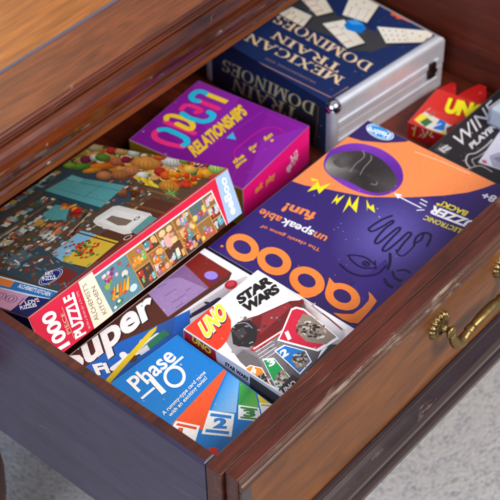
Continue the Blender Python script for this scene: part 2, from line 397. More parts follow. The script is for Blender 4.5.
    def multi(s, parts, p0, p1, pt, bold, px=True):
        ws = []
        for t, c in parts:
            tr, x0, x1 = text_tris(t, bold); ws.append(x1 - x0)
        gap = .07; tot = sum(ws) + gap * (len(ws) - 1); a = 0
        A, B, T = [Vector(s.F2(k)) for k in (p0, p1, pt)]
        for (t, c), w in zip(parts, ws):
            P = A + (B - A) * (a / tot); Q = A + (B - A) * ((a + w) / tot)
            s.text(t, tuple(P), tuple(Q), tuple(P + T - A), c, bold, px=False); a += w + gap
    def serif(s, string, p0, p1, pt, col, px=True, shade=None):
        x = 0; tr = []
        for ch in string:
            w, ps = SERIF[ch]
            for q in ps: tr.append([(a + x, b) for a, b in q])
            x += w + .06
        if shade:
            q = s._aff(tr, 0, x - .06, 0, 1, p0, p1, pt, px)
            s.raw([[(a + shade[1], b + shade[2]) for a, b in t] for t in q], [lin(shade[0])] * len(q)); s.layer += 1
        q = s._aff(tr, 0, x - .06, 0, 1, p0, p1, pt, px); s.raw(q, [lin(col)] * len(q)); s.layer += 1
    def build(s, name, label=None, parent=None, m=None):
        me = bpy.data.meshes.new(name); st = min(.000012, .0005 / (s.layer + 1)); me.from_pydata([tuple(v + s.n * (s.z0 + z * st)) for v, z in zip(s.V, s.Z)], [], s.F)
        ca = me.color_attributes.new('Col', 'FLOAT_COLOR', 'POINT')
        for i, c in enumerate(s.C): ca.data[i].color = (*c, 1)
        o = obj(name, me, m or PRINT, parent or s.root)
        if label: o['label'] = label
        return o

def colour_faces(bm, cols, worn=True):
    """cols: dict axis-sign -> hex; writes the printed board's own colour on every face"""
    bmesh.ops.recalc_face_normals(bm, faces=bm.faces)
    ly = bm.verts.layers.float_color.new('Col')
    for f in bm.faces:
        n = f.normal; k = max((('+x', n.x), ('-x', -n.x), ('+y', n.y), ('-y', -n.y), ('+z', n.z), ('-z', -n.z)), key=lambda t: t[1])[0]
        c = lin(cols.get(k, cols['*'])); big = max(abs(n.x), abs(n.y), abs(n.z))
        for v in f.verts:
            w_ = 0 if big > .97 or not worn else random.choice((.05, .12, .2, .45))          # corners rubbed through to the paper
            v[ly] = tuple(c[i] * (1 - w_) + (.62, .58, .54)[i] * w_ for i in range(3)) + (1,)
def split_colour_box(a, b, cols, w=.0007):
    bm = box_bm(a, b, w, 2)
    bmesh.ops.split_edges(bm, edges=list(bm.edges))
    colour_faces(bm, cols); return bm
class CartonBox:
    def __init__(s, name, label, cat, origin, rz, size, cols, tilt=0, group=None, lid=True, matrix=None, tray='#d8d4cc'):
        w, d, h = size; s.size = size
        s.M = matrix or (Matrix.Translation(origin) @ Matrix.Rotation(rad(rz), 4, 'Z') @ Matrix.Rotation(rad(-tilt), 4, 'X'))
        s.root = thing(name, label, cat, s.M, group)
        if lid:
            obj('lid', split_colour_box((0, 0, .004), (w, d, h), cols), PRINT, s.root)
            obj('tray', split_colour_box((.0013, .0013, 0), (w - .0013, d - .0013, .0039), {'*': tray}), PRINT, s.root)
        else:
            obj('carton', split_colour_box((0, 0, 0), (w, d, h), cols, .0005), PRINT, s.root)
    def top(s): w, d, h = s.size; return Art(s.root, s.M, (0, 0, h), (1, 0, 0), (0, 1, 0), w, d)
    def front(s, z0=0): w, d, h = s.size; return Art(s.root, s.M, (0, 0, z0), (1, 0, 0), (0, 0, 1), w, h - z0)
    def left(s, z0=0): w, d, h = s.size; return Art(s.root, s.M, (0, d, z0), (0, -1, 0), (0, 0, 1), d, h - z0)

FLOOR = -.125        # the drawer's bottom board
LEGS = [(.002, .336), (.93, .336), (-.02, 1.0), (.93, 1.0)]
FLAPS = []
# ============================================================ carpet
def carpet():
    m, nt, p = mat('carpet_pile'); L = nt.links
    tc = N(nt, 'ShaderNodeTexCoord'); n = N(nt, 'ShaderNodeTexNoise'); n.inputs['Scale'].default_value = 240; n.inputs['Detail'].default_value = 6
    n2 = N(nt, 'ShaderNodeTexNoise'); n2.inputs['Scale'].default_value = 70; n2.inputs['Detail'].default_value = 5; n2.inputs['Roughness'].default_value = .65
    for k in (n, n2): L.new(tc.outputs['Object'], k.inputs['Vector'])
    ad = N(nt, 'ShaderNodeMath', operation='ADD'); L.new(n.outputs[0], ad.inputs[0]); L.new(n2.outputs[0], ad.inputs[1])
    cr = N(nt, 'ShaderNodeValToRGB'); cr.color_ramp.elements[0].position = .70; cr.color_ramp.elements[1].position = 1.3
    cr.color_ramp.elements[0].color = (*lin('#85848a'), 1); cr.color_ramp.elements[1].color = (*lin('#b8b2ac'), 1)
    L.new(ad.outputs[0], cr.inputs[0]); L.new(cr.outputs[0], p.inputs['Base Color']); p.inputs['Roughness'].default_value = .95
    b = N(nt, 'ShaderNodeBump'); b.inputs['Strength'].default_value = .8; b.inputs['Distance'].default_value = .004
    L.new(ad.outputs[0], b.inputs['Height']); L.new(b.outputs[0], p.inputs['Normal'])
    return m
bm = bmesh.new(); bmesh.ops.create_grid(bm, x_segments=140, y_segments=140, size=3)
for v in bm.verts:
    v.co.z += .004 * noise.noise(v.co * 9) + .003 * noise.noise(v.co * 23)
c = obj('carpet', bm, carpet(), smooth=True); c.location = (.5, .5, -.47); tag(c, kind='structure')

# ============================================================ the drawer
WALL = .613
dr = thing('drawer', 'pulled-out dark wooden drawer full of boxed games, with a brass handle', 'drawer', Matrix.Translation((0, 0, FLOOR)))
def inv(o):      # children are modelled in world metres; shift them under the drawer's base point
    o.matrix_parent_inverse = Matrix.Translation((0, 0, -FLOOR)); return o
YB = .56
def sideboard(x0, x1):
    bm = bmesh.new(); bx(bm, (x0, 0.0006, -.149), (x1, YB, 0)); bmesh.ops.recalc_face_normals(bm, faces=bm.faces)
    es = [e for e in bm.edges if all(abs(v.co.z) < 1e-6 for v in e.verts)]
    bmesh.ops.bevel(bm, geom=es, offset=.0026, segments=4, affect='EDGES', profile=.5); return bm
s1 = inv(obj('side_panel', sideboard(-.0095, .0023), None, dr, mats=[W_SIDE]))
s1['label'] = 'left side board of the drawer, glossy brown, blue reflection put into the colour'
inv(obj('side_panel', sideboard(WALL, WALL + .012), W_IN, dr))
inv(obj('rim_cap', box_bm((-.0065, .002, -.0022), (.0018, YB - .001, .0006), .0012, 3), W_RIM, dr))
bm = bmesh.new(); bx(bm, (-.0095, -.0142, -.149), (WALL + .012, 0, .0004)); bevel(bm, .0012, 3)
inv(obj('inner_front_board', bm, W_RIM, dr))
inv(obj('bottom_board', box_bm((.0024, .0008, FLOOR - .006), (WALL - .0002, YB, FLOOR), .0003, 1), W_IN, dr))
inv(obj('back_board', box_bm((.0024, YB - .012, FLOOR), (WALL - .0002, YB + .0002, -.004), .0006, 1), W_IN, dr))
XR = WALL + .014
# applied front: frame board, worn bead round the panel, base moulding
bm = bmesh.new(); bx(bm, (-.0062, -.0262, -.148), (XR, -.0148, .0012)); bevel(bm, .0013, 3)
fb = inv(obj('front_board', bm, W_RIM, dr))
inv(obj('front_panel', box_bm((.0072, -.0272, -.103), (XR - .012, -.0261, -.0112), .0003, 1), W_FRONT, dr))
def bead(yb, z, r0): return [(yb, z - r0), (yb - r0 * .75, z - r0 * .75), (yb - r0 * 1.0, z), (yb - r0 * .7, z + r0 * .8), (yb, z + r0)]
bm = bmesh.new(); profile_x(bm, [(-.026, -.0125), (-.0286, -.0122), (-.0302, -.0105), (-.0306, -.0085), (-.0296, -.0062), (-.0281, -.0052), (-.0281, -.0032), (-.0262, -.0012)], -.0048, XR - .002, 60, .00025)
inv(obj('panel_bead', bm, W_BEAD, dr, smooth=False))
bm = bmesh.new(); bx(bm, (-.0052, -.0285, -.1035), (.0068, -.0258, -.0128)); bevel(bm, .0012, 2)
inv(obj('corner_stile', bm, W_BASE, dr))
bm = bmesh.new()
prof = [(-.026, -.102), (-.0288, -.1022), (-.0305, -.1042), (-.0305, -.1072), (-.029, -.1092), (-.0292, -.112), (-.0325, -.1145), (-.037, -.1185), (-.0392, -.1232), (-.0392, -.1275),
        (-.0372, -.1292), (-.0372, -.1312), (-.040, -.1325), (-.0418, -.136), (-.0418, -.1405), (-.0395, -.1435), (-.026, -.1435)]
profile_x(bm, prof, -.0085, XR + .002, 60, .0002)
inv(obj('base_moulding', bm, W_BASE, dr, smooth=False))

# handle: two scalloped rosettes, two posts and a swinging bail
def rosette():
    bm = bmesh.new(); n = 96
    rings = []
    for r, y in ((.0, .0050), (.0030, .0050), (.0044, .0036), (.0056, .0034), (.0068, .0044), (.0080, .0044), (.0088, .0030), (.0098, .0034), (.0110, .0028), (.0121, .0012), (.0123, 0)):
        ring = []
        for k in range(n):
            a = 2 * math.pi * k / n; s_ = 1 + (.045 * math.cos(16 * a) if r > .0085 else 0); yy = y * (1 + (.22 * math.cos(16 * a) if .0085 < r < .0122 else 0))
            ring.append(bm.verts.new((r * s_ * math.cos(a), -yy, r * s_ * math.sin(a))))
        rings.append(ring)
    for a, b in zip(rings, rings[1:]):
        for k in range(n): bm.faces.new((a[k], a[(k + 1) % n], b[(k + 1) % n], b[k]))
    bmesh.ops.remove_doubles(bm, verts=bm.verts, dist=1e-6); bmesh.ops.recalc_face_normals(bm, faces=bm.faces)
    for f in bm.faces:
        if f.normal.y > .9: f.normal_flip()
    return bm
HX = (.2335, .3235); HZ = -.0385
hd = bpy.data.objects.new('handle', None); COL.objects.link(hd); hd.parent = dr; inv(hd)
for x in HX:
    bm = bmesh.new()
    tube(bm, smooth_path([(x, -.027, HZ), (x, -.032, HZ), (x, -.035, HZ), (x, -.0375, HZ), (x, -.0405, HZ), (x, -.0425, HZ)], 3), [.0036] * 6 + [.0026] * 3 + [.0036, .0050, .0056, .0054, .0044, .0030, .0014], 18)
    obj('post', bm, BRASS, hd, smooth=True)
r0 = obj('rosette', rosette(), BRASS, hd, smooth=True); r0.location = (HX[0], -.0272, HZ)
r1 = r0.copy(); COL.objects.link(r1); r1.parent = hd; r1.location = (HX[1], -.0272, HZ)
bm = bmesh.new()
L_, R_x = HX; cx = (L_ + R_x) / 2
half = [(L_ + .0035, -.0385, HZ + .001), (L_ + .0005, -.0415, HZ - .006), (L_ + .0035, -.0430, HZ - .0135), (L_ + .0105, -.0435, HZ - .0165), (L_ + .0170, -.0435, HZ - .0145), (L_ + .0235, -.0435, HZ - .0125), (L_ + .030, -.0435, HZ - .0115), (L_ + .037, -.0435, HZ - .0112)]
pts = half + [(cx, -.0435, HZ - .0112)] + [(2 * cx - p[0], p[1], p[2]) for p in half[::-1]]
rr0 = [.0020, .0036, .0047, .0050, .0040, .0034, .0040, .0048]; rr = rr0 + [.0050] + rr0[::-1]
sp = smooth_path(pts, 6); rs = []
for i in range(len(sp)):
    t = i / 6; k = min(int(t), len(rr) - 2); f_ = t - k; rs.append(rr[k] * (1 - f_) + rr[k + 1] * f_)
for i, v in enumerate(sp):
    for q in (L_ + .0205, L_ + .0235, 2 * cx - L_ - .0205, 2 * cx - L_ - .0235):
        if abs(v.x - q) < .0012: rs[i] *= 1.28
tube(bm, sp, rs, 20)
obj('bail', bm, BRASS, hd, smooth=True)

# ============================================================ the table the drawer belongs to
tb = thing('coffee_table', 'polished dark wood coffee table with moulded edge above the open drawer', 'table', Matrix.Translation((.3, .5, -.47)))
def invt(o): o.matrix_parent_inverse = Matrix.Translation((-.3, -.5, .47)); return o
TX0, TX1, TY1, TZ = -.11, 1.0, 1.05, .075
YC = CREASE_Y = .3655
bm = bmesh.new(); bx(bm, (TX0, .3045, TZ - .03), (TX1, YC - .0009, TZ)); bevel(bm, .0006, 1)
invt(obj('table_border', bm, W_TOP, tb))
bm = bmesh.new(); profile_x(bm, [(YC - .0016, TZ - .004), (YC - .0016, TZ + .0001), (YC - .0010, TZ + .0010), (YC + .0002, TZ + .0014), (YC + .0013, TZ + .0008), (YC + .0018, TZ - .0003), (YC + .0018, TZ - .004)], TX0, TX1, 120, .0002)
invt(obj('crease_glint_ridge', bm, W_CREASE_GLINT, tb, smooth=True))
bm = bmesh.new(); bx(bm, (TX0, YC + .0012, TZ - .03), (TX1, TY1, TZ - .0006)); bevel(bm, .0003, 1)
invt(obj('table_top', bm, W_CENTRE, tb))
mp_ = [(.3046, .0748), (.3030, .0742), (.3018, .0728), (.3016, .0712), (.3030, .0700), (.3022, .0688), (.2996, .0678)]
for k in range(11):
    a = rad(75 + 155 * k / 10); mp_.append((.3035 + .0128 * math.cos(a), .0480 + .0178 * math.sin(a)))
mp_ += [(.2978, .0332), (.2968, .0316), (.2990, .0302), (.2962, .0290), (.2940, .0272), (.2948, .0250), (.2980, .0240), (.3100, .0240), (.3100, .0748)]
bm = bmesh.new(); profile_x(bm, mp_, TX0, TX1, 90, .00012)
em = invt(obj('edge_moulding', bm, W_MOULD, tb, smooth=False))
bm = bmesh.new(); bx(bm, (TX0 + .012, .3078, .0035), (TX1, .3300, .0238)); bevel(bm, .0012, 2)
invt(obj('top_rail', bm, W_RAIL, tb))
bm = bmesh.new(); bx(bm, (TX0 + .012, .330, -.170), (-.013, TY1 - .02, .0236)); bx(bm, (.630, .330, -.170), (TX1, TY1 - .02, .0236)); bx(bm, (-.0128, TY1 - .05, -.17), (.6298, TY1 - .03, .0236))
bevel(bm, .001, 1)
invt(obj('carcass', bm, W_RAIL, tb))
bm = bmesh.new(); profile_x(bm, [(.322, -.154), (.318, -.158), (.318, -.168), (.324, -.174), (.324, -.186), (.345, -.186), (.345, -.154)], TX0 + .012, TX1, 1)
invt(obj('bottom_rail', bm, W_RAIL, tb))
def lathe(bm, prof, c, n=40):
    rings = [[bm.verts.new((c[0] + r * math.cos(2 * math.pi * k / n), c[1] + r * math.sin(2 * math.pi * k / n), z)) for k in range(n)] for r, z in prof]
    for a, b in zip(rings, rings[1:]):
        for k in range(n): bm.faces.new((a[k], a[(k + 1) % n], b[(k + 1) % n], b[k]))
    bm.faces.new(rings[0]); bm.faces.new(rings[-1][::-1]); bmesh.ops.recalc_face_normals(bm, faces=bm.faces)
leg0 = None
for lx, ly in LEGS:
    if leg0 is None:
        bm = bmesh.new(); lathe(bm, [(.022, -.08), (.027, -.085), (.031, -.095), (.037, -.115), (.0385, -.145), (.036, -.18), (.030, -.21), (.020, -.235), (.017, -.25), (.023, -.258), (.026, -.268), (.018, -.285), (.015, -.300), (.015, -.316)], (0, 0))
        b2 = bmesh.new(); bx(b2, (-.034, -.034, -.081), (.034, .034, .0)); bevel(b2, .004, 3)
        leg0 = obj('leg', b2, W_IN, tb); ft = obj('turned_foot', bm, W_IN, leg0, smooth=True); L2 = leg0
    else:
        L2 = leg0.copy(); COL.objects.link(L2); f2 = ft.copy(); COL.objects.link(f2); f2.parent = L2
    L2.parent = tb; L2.matrix_parent_inverse = Matrix.Translation((-.3, -.5, .47)); L2.location = (lx, ly, -.153)

# ============================================================ big flat word game box (purple and orange)
TA = CartonBox('board_game_box', 'large flat purple and orange word game box with its title upside down', 'game box',
               (.2042, .0040, FLOOR), 0, (.2283, .1888, .0605), {'*': '#2b1a5e', '+x': '#f5843c'})
a = TA.top(); a.fill('#2f1c62')
a.poly([(205, 243), (292, 179), (420, 193), (345, 290), (380, 330), (300, 340)], '#33206a')
a.glow((390, 236), .066, .052, '#6055a6', '#33206a', 20)
a.poly([(352, 286), (386, 259), (400, 300), (350, 340)], '#38247a')
# orange field
a.poly([(291, 181), (305, 185.5), (324, 188.5), (345, 193), (367, 197), (401, 197.5), (420, 197), (445, 195.5), (468, 192.5), (484, 188), (510, 178), (480, 150), (430, 130), (340, 110), (280, 150)], '#f58a4c')
a.poly([(345, 136), (362, 141), (385, 143), (405, 142), (416, 139), (400, 120), (367, 105), (350, 120)], '#30205f')
a.stroke([(415, 152), (440, 161), (470, 174)], .0006, '#ffd9bf')
# logo ellipse
a.ell((380, 132), .0092, .0152, '#e8f2fa', -4); a.ell((380, 132), .0084, .0142, '#1b86c9', -4)
a.ell((380, 132), .0072, .0128, '#f2f8fc', -4); a.ell((380, 132), .0066, .0120, '#2a93d2', -4)
a.text('Hasbro', (391, 134), (369, 127), (387.5, 138.5), '#ffffff', .02)
# picture of the buzzer on a purple disc
a.blob([(324, 168), (329, 152), (347, 144), (366, 144.5), (386, 152), (400, 165), (403, 180), (395, 191), (379, 196), (358, 192), (338, 182)], ['#6c2a9c', '#6a2a9a', '#7a30ae', '#8036b4', '#7a30ac', '#64209a', '#5a1e90'], (366, 168), '#4c1a80')
a.blob([(325, 166), (331, 156), (347, 151.5), (363, 151.5), (379, 158), (391, 169), (397, 180), (393, 189), (379, 193), (366, 190.5), (348, 181.5), (331, 175.5)],
       ['#9a948e', '#5f5958', '#453e3d', '#383133', '#2e2729', '#332c2d', '#443d3d', '#4f4848', '#383233', '#2c2728', '#3a3435', '#6f6865'], (362, 172), '#262122')
a.blob([(333, 162), (343, 156), (354, 155), (350, 163), (341, 168)], ['#453f3e', '#524c4b', '#383233'], (343, 162), '#5a5453')
for P in ([(363, 151), (364, 157), (356, 164), (350, 172)], [(371, 156), (371, 160), (364, 168), (360, 175)], [(371, 184), (376, 185), (377, 182)]):
    a.stroke(P, .0009, '#8f8884', curve=True, w1=.0006)
for B in ([(307, 192), (318, 181), (320, 187), (331, 183), (319, 194), (317, 189)], [(311, 178), (319, 180.5), (312, 181.5)],
          [(331, 204), (338, 194), (337, 199), (345, 195), (336, 205), (336, 200.5)], [(342.5, 213), (350, 196), (351.5, 206.5), (359, 196), (356.5, 213), (349, 205)],
          [(366.5, 199.5), (370, 207), (373.5, 204.5), (375, 213), (367.5, 207.5), (367, 212)]):
    a.poly(B, '#f4e11c')
a.stroke([(396.5, 195.5), (407, 201), (421, 208)], .0013, '#f3eef4', curve=True)
a.poly([(394, 193), (402, 195), (398, 199)], '#f6f1f6')
for P in ([(420, 203), (426, 206)], [(417, 210.5), (424, 210)], [(421, 199.5), (427, 202.5)]): a.stroke(P, .0012, '#f3eef4')
a.text('ELECTRONIC', (465, 230.5), (426, 215.5), (461.5, 234.5), '#e9d63a', .02)
a.text('BUZZER', (486, 226), (433.5, 205.5), (479, 233), '#f4f0f4', .045, shadow=('#1a1140', -.0005, .0003))
a.text('BACK!', (469, 212), (443.5, 201.5), (465, 216.5), '#e9d63a', .035)
a.poly([(437, 203), (440, 204), (439, 206.5), (436, 205)], '#e9d63a')
a.text('8+', (498, 197), (485, 192), (493, 203), '#e8e4f0', .03)
# tag line
a.text('The classic game of', (321, 249), (262, 225), (318.7, 251.8), '#f08646', .012)
a.multi([('un', '#f08646'), ('speak', '#f4eef2'), ('able', '#f08646')], (328.5, 237), (262, 208.5), (323, 243.5), .02)
a.text('fun!', (317.5, 213.5), (287, 203), (311, 221.5), '#f58a48', .035)
# title: o o b a T, upside down
O_ = '#f98a3c'
for c_, A_, B_ in (((242.5, 248), (16.2, 5), (-3, 13)), ((274.2, 261.5), (16.8, 5), (-3, 13.2)), ((307, 281.5), (17.4, 5.5), (-3, 13.6)), ((342.6, 297), (17.4, 5.5), (-3, 12.6))):
    a.ring2(c_, A_, B_, (8.8, 3.2), (-1.6, 6.2), O_, c2=(c_[0] - .3, c_[1] - .6))
a.poly([(294.5, 294.3), (303, 293.5), (314, 292), (323, 285), (321.5, 291.5), (316, 296.2), (308, 298.4), (300, 297.6)], O_)
a.poly([(329.3, 277.5), (328, 283), (325.5, 290), (326.5, 298), (331, 292), (340, 285), (334, 283)], O_)
a.poly([(368.5, 292), (372, 295), (377, 301.5), (369, 312), (358, 324), (350, 323), (342, 319.5), (333, 313), (343, 314.3), (353, 314.3), (362, 308), (368.5, 301), (369.3, 297)], O_)
a.ell((222, 246.5), .0014, .0014, O_)
# line drawing of a face
K_ = '#0e0632'
for P, w_ in (([(348, 255.6), (356, 255.6), (366, 258), (375, 265)], .0015), ([(348, 255.6), (353, 262), (363, 268), (376, 268)], .0015),
              ([(340, 264.5), (349, 272), (362, 276), (377, 274), (386, 266)], .0018), ([(388, 269), (390, 262), (390, 254)], .0024),
              ([(396, 250), (398, 254.5), (403, 256), (410, 250.5), (414, 246)], .0012), ([(384.5, 279.5), (387, 284), (392, 287)], .0024),
              ([(392.5, 272), (395, 278), (401, 281)], .0022), ([(397, 271), (404, 270), (410, 272.5)], .0014), ([(375, 261), (376, 269)], .001),
              ([(392, 216), (382, 220), (371, 227), (369, 230), (373, 231.5), (384, 226), (392, 221), (393, 223), (385, 229), (377, 238), (375, 243), (379, 243), (389, 235), (398, 228), (400, 230), (393, 237), (384, 247), (383, 251), (388, 250), (399, 241), (408, 233), (411, 235), (404, 243), (398, 251)], .0019),
              ([(414, 246), (416, 238), (424, 233), (431, 236), (427, 246)], .0019), ([(424, 233), (421, 240), (416, 243)], .0017)):
    a.stroke(P, w_, K_, curve=True)
a.ell((366, 264), .0030, .0036, K_, hole=(.0017, .0022)); a.ell((366, 264), .0009, .0009, K_)
for (x_, y_) in ((338, 228), (343, 232), (341, 224), (346, 240), (334, 230)): a.ell((x_, y_), .0006, .0004, '#9d94c4')
a.build('cover_print')

# ============================================================ picture quiz box lying under the small card boxes
SU = CartonBox('board_game_box', 'brown and blue game box with chunky white lettering under the small card boxes', 'game box',
               (.0042, .0040, FLOOR), 0, (.1958, .1888, .0625), {'*': '#efeae8', '-x': '#1a66bd'})
a = SU.top(); a.fill('#f1ecec')
a.poly([(20, 380), (60, 340), (130, 285), (190, 240), (203, 249), (197, 251), (232, 273), (229, 280), (166, 323), (150, 330), (80, 390)], '#54291f')
a.poly([(20, 380), (60, 340), (130, 285), (187, 244), (198, 252), (130, 300), (70, 352)], '#4a2019')
a.poly([(180, 262), (198, 252.5), (216, 263), (230, 271.5), (228, 276), (207, 289)], '#7d1f18')
a.poly([(168, 272), (182, 262), (209, 288), (168, 317), (146, 291)], '#85608c')
a.poly([(168, 279), (180, 277.5), (207, 289), (168, 317), (146, 291)], '#9d7fae')
a.ell((212, 277), .0052, .0062, '#4a2a78', 20); a.ell((211, 275.5), .0050, .0058, '#9c82d8', 20)
for P in ([(158, 288), (166, 284)], [(165, 296), (176, 289)], [(172, 303), (186, 294)], [(176, 308), (183, 303)], [(186, 291), (191, 288)]):
    a.stroke(P, .0006, '#6c5080')
# marker pen picture along the white border
a.poly([(231, 283), (246, 276), (250, 281), (238, 289), (176, 328), (170, 323)], '#cfc6c6')
a.stroke([(219, 300), (186, 319)], .0052, '#241a3a', w1=.0038)
a.stroke([(206, 303), (210, 304)], .0030, '#3c3350')
a.ell((231, 285), .0058, .0050, '#c8202c'); a.ell((231, 284.5), .0036, .0026, '#e04450')
# blue field with white letters and a yellow pencil
a.poly([(60, 390), (92, 362), (120, 342), (151, 329), (190, 310), (190, 350), (110, 400)], '#1763c0')
a.poly([(150, 329), (158, 325), (176, 318), (172, 336), (150, 345)], '#2a56a0')
W_ = '#f7f4f2'; BK = '#1a1a1e'
a.text('Super', (68, 380), (157, 313), (60, 353), W_, .035, shadow=('#2a130e', .0007, -.0010))
a.text('Fi', (97, 376), (111, 373), (92, 365), W_, .05, shadow=(BK, .0007, -.0007))
a.stroke([(113, 370), (121, 364), (130, 357), (141, 352)], .0060, BK); a.stroke([(113, 369), (121, 363), (130, 356), (141, 351)], .0050, W_)
a.stroke([(123, 355), (127, 360)], .0060, W_); a.ell((132.5, 359), .0042, .0036, '#5d3528')
a.stroke([(141, 351), (150, 342), (158, 336)], .0060, '#e9e6ea'); a.ell((145, 343), .0052, .0046, '#dfe6ee')
a.poly([(138, 352), (150, 341), (164, 330), (170, 335), (150, 350), (141, 356)], '#2c7d5a')
a.poly([(138, 352), (147, 345), (150, 350), (141, 356)], '#e6e2e4')
a.poly([(104, 384), (107, 379), (150, 331), (157, 326.5), (156, 331), (110, 384)], '#ecc81c')
a.build('cover_print')

# ============================================================ blue card game box in the front corner
PH = CartonBox('card_game_box', 'small blue card game box with fanned coloured cards, in the near left corner', 'game box',
               (.0046, .0145, -.0621), -4, (.0862, .1216, .0163), {'*': '#0d78c8', '+z': '#117fcf'}, lid=False)
a = PH.top(); a.fill('#0f7bcb')
def wedge(pts, c, c2=None): a.poly(pts, c, px_cols=c2)
wedge([(223.5, 369.5), (229.5, 365.5), (212, 402), (203, 430), (172, 424)], '#f2582c')
wedge([(229.5, 369), (240, 374.5), (236, 413), (211, 411)], '#4a9be0', ['#2f86d6', '#5aa6e6', '#9accf0', '#4a9be0'])
wedge([(240, 376), (253.5, 385), (259, 408), (238, 406)], '#2f9a46', ['#4fae4e', '#1c7c36', '#6ec04a', '#2f9a46'])
wedge([(255.5, 387), (268, 394), (282, 408), (262, 412)], '#e7c80e')
def minicard(q, col, num, p0, p1, pt):
    a.poly(q, '#f2f4f4'); c = Vector((sum(p[0] for p in q) / 4, sum(p[1] for p in q) / 4))
    def mixp(i, j, t): return (q[i][0] * (1 - t) + q[j][0] * t, q[i][1] * (1 - t) + q[j][1] * t)
    for s_, (i, j, k, l) in ((.10, (0, 3, 1, 2)), (.78, (0, 3, 1, 2))):
        A, B = mixp(i, j, s_), mixp(k, l, s_); A2, B2 = mixp(i, j, s_ + .13), mixp(k, l, s_ + .13)
        def ins(P, Q, t): return (P[0] * (1 - t) + Q[0] * t, P[1] * (1 - t) + Q[1] * t)
        a.poly([ins(A, B, .1), ins(A, B, .9), ins(A2, B2, .9), ins(A2, B2, .1)], col)
    if num: a.text(num, p0, p1, pt, col, .05, shadow=('#2a2f36', .0004, -.0003))
minicard([(209, 410.5), (234.5, 414), (231.5, 437), (201.5, 434)], '#2b7fcf', '2', (213, 428.5), (226, 429), (214, 418))
minicard([(238.5, 405), (259, 408), (262, 422), (238, 419.5)], '#3c8a3c', '3', (243.5, 417), (255, 417.5), (243, 409.5))
minicard([(176, 421), (200, 426), (194, 446), (165, 438)], '#e2502c', '1', (177, 437), (181, 437.5), (178.5, 428))
minicard([(259, 403), (276, 404), (284, 420), (262, 416)], '#d8b21a', '', None, None, None)
a.ell((213, 452), .0042, .0042, '#e8372c')
a.text('Phase', (138.4, 393), (177.5, 358.5), (126, 381), W_, .022)
a.stroke([(141.5, 399), (154.5, 388)], .0022, W_, round_=False)
a.poly([(149.5, 381), (153.5, 378), (166.5, 392), (162, 395)], W_); a.poly([(149.5, 381), (153.5, 378), (152, 377), (146.5, 381), (147.5, 384)], W_)
a.ringpx((174.6, 377), 11.2, 3.3, W_)
a.stroke([(170, 368), (183, 357)], .0022, W_, round_=False)
a.ell((181, 365), .0009, .0009, W_, hole=(.0005, .0005), n=10)
a.text('A rummy-type card game', (164, 416), (206, 373.5), (161.3, 413), W_, .014)
a.text('with an exciting twist!', (170.5, 417.5), (207.5, 379), (167.8, 414.5), W_, .014)
a.build('cover_print')

# ============================================================ white card game box leaning over it
UN = CartonBox('card_game_box', 'white card game box with red oval logo and black title, beside the blue box', 'game box',
               (.0982, .0070, -.0621), -1.2, (.0888, .1178, .0245), {'*': '#efecec', '-x': '#d9d4d6'}, lid=False)
a = UN.top(); a.fill('#f3f0f0')
# generic star-field picture, cards and logo
a.poly([(226, 342), (232, 328), (242, 320), (252, 317), (270, 312), (300, 300), (308, 296), (330, 330), (300, 400), (262, 380), (240, 362)], '#5f595b', px_cols=['#a49ea0', '#8a8486', '#6a5a5c', '#6a4a4c', '#5a2a2e', '#5a2226', '#3a3436', '#6a6466', '#3a3638', '#6f6a6c', '#8a8688'])
a.poly([(303, 298), (310, 303), (324, 313), (345, 330), (345, 350), (318, 346), (306, 311)], '#cfc6c6', px_cols=['#b8a4a4', '#e4dcdc', '#e8e2e2', '#dcd4d4', '#a8a0a0', '#8a8284', '#7a3a3e'])
a.poly([(252, 318), (290, 301), (304, 300), (300, 312), (262, 348), (246, 345)], '#6d1a20')
a.poly([(262, 315), (288, 303), (292, 306), (260, 335)], '#8f2a30')
a.poly([(231, 329), (238, 322), (250, 320), (258, 328), (256, 342), (246, 350), (233, 344)], '#232225')
a.poly([(233, 333), (243, 327), (247, 333), (240, 340)], '#3c3a3f'); a.stroke([(236, 324), (246, 323), (252, 328)], .0011, '#8a8489', curve=True)
for k in range(46):
    x_, y_ = random.uniform(232, 296), random.uniform(316, 378)
    a.ell((x_, y_), random.uniform(.0006, .0022), random.uniform(.0005, .0014), random.choice(['#8c888b', '#3a3638', '#b6b1b3', '#7a7074', '#504a4d', '#8a5a5c']), random.uniform(0, 180), n=8)
a.stroke([(253, 350), (272, 338), (296, 323)], .0030, '#c4161f'); a.stroke([(254, 349), (272, 337.5), (295, 323)], .0015, '#ffd9d6')
for k in range(4): a.stroke([(256 + 2 * k, 352 + 3 * k), (272 + 2 * k, 341.5 + 3 * k)], .0006, '#e9e2e2')
a.poly([(236, 356), (243, 350), (258, 358), (262, 366), (250, 372)], '#6a6567'); a.stroke([(233, 352), (239, 348), (248, 349)], .0026, '#9a9598', curve=True)
def fan(q, col, num, p0, p1, pt, pic):
    cx_ = sum(p[0] for p in q) / len(q); cy_ = sum(p[1] for p in q) / len(q)
    a.poly(q, '#f6f4f4'); a.poly([(cx_ + (x - cx_) * .90, cy_ + (y - cy_) * .90) for x, y in q], col)
    a.poly(pic, '#8a7a6c')
    x0, x1 = min(p[0] for p in pic), max(p[0] for p in pic); y0, y1 = min(p[1] for p in pic), max(p[1] for p in pic)
    px_, py_ = sum(p[0] for p in pic) / len(pic), sum(p[1] for p in pic) / len(pic)
    for k in range(46):
        t, an = random.uniform(.05, .8), random.uniform(0, 6.28)
        a.ell((px_ + (x1 - x0) / 2 * t * math.cos(an), py_ + (y1 - y0) / 2 * t * math.sin(an)), random.uniform(.0008, .0030), random.uniform(.0006, .0018),
              random.choice(['#cfc8c0', '#3a3532', '#9a8a78', '#b9aa9a', '#4c4a4a', '#2a2626']), random.uniform(0, 180), n=8)
    a.text(num, p0, p1, pt, '#ffffff', .05)
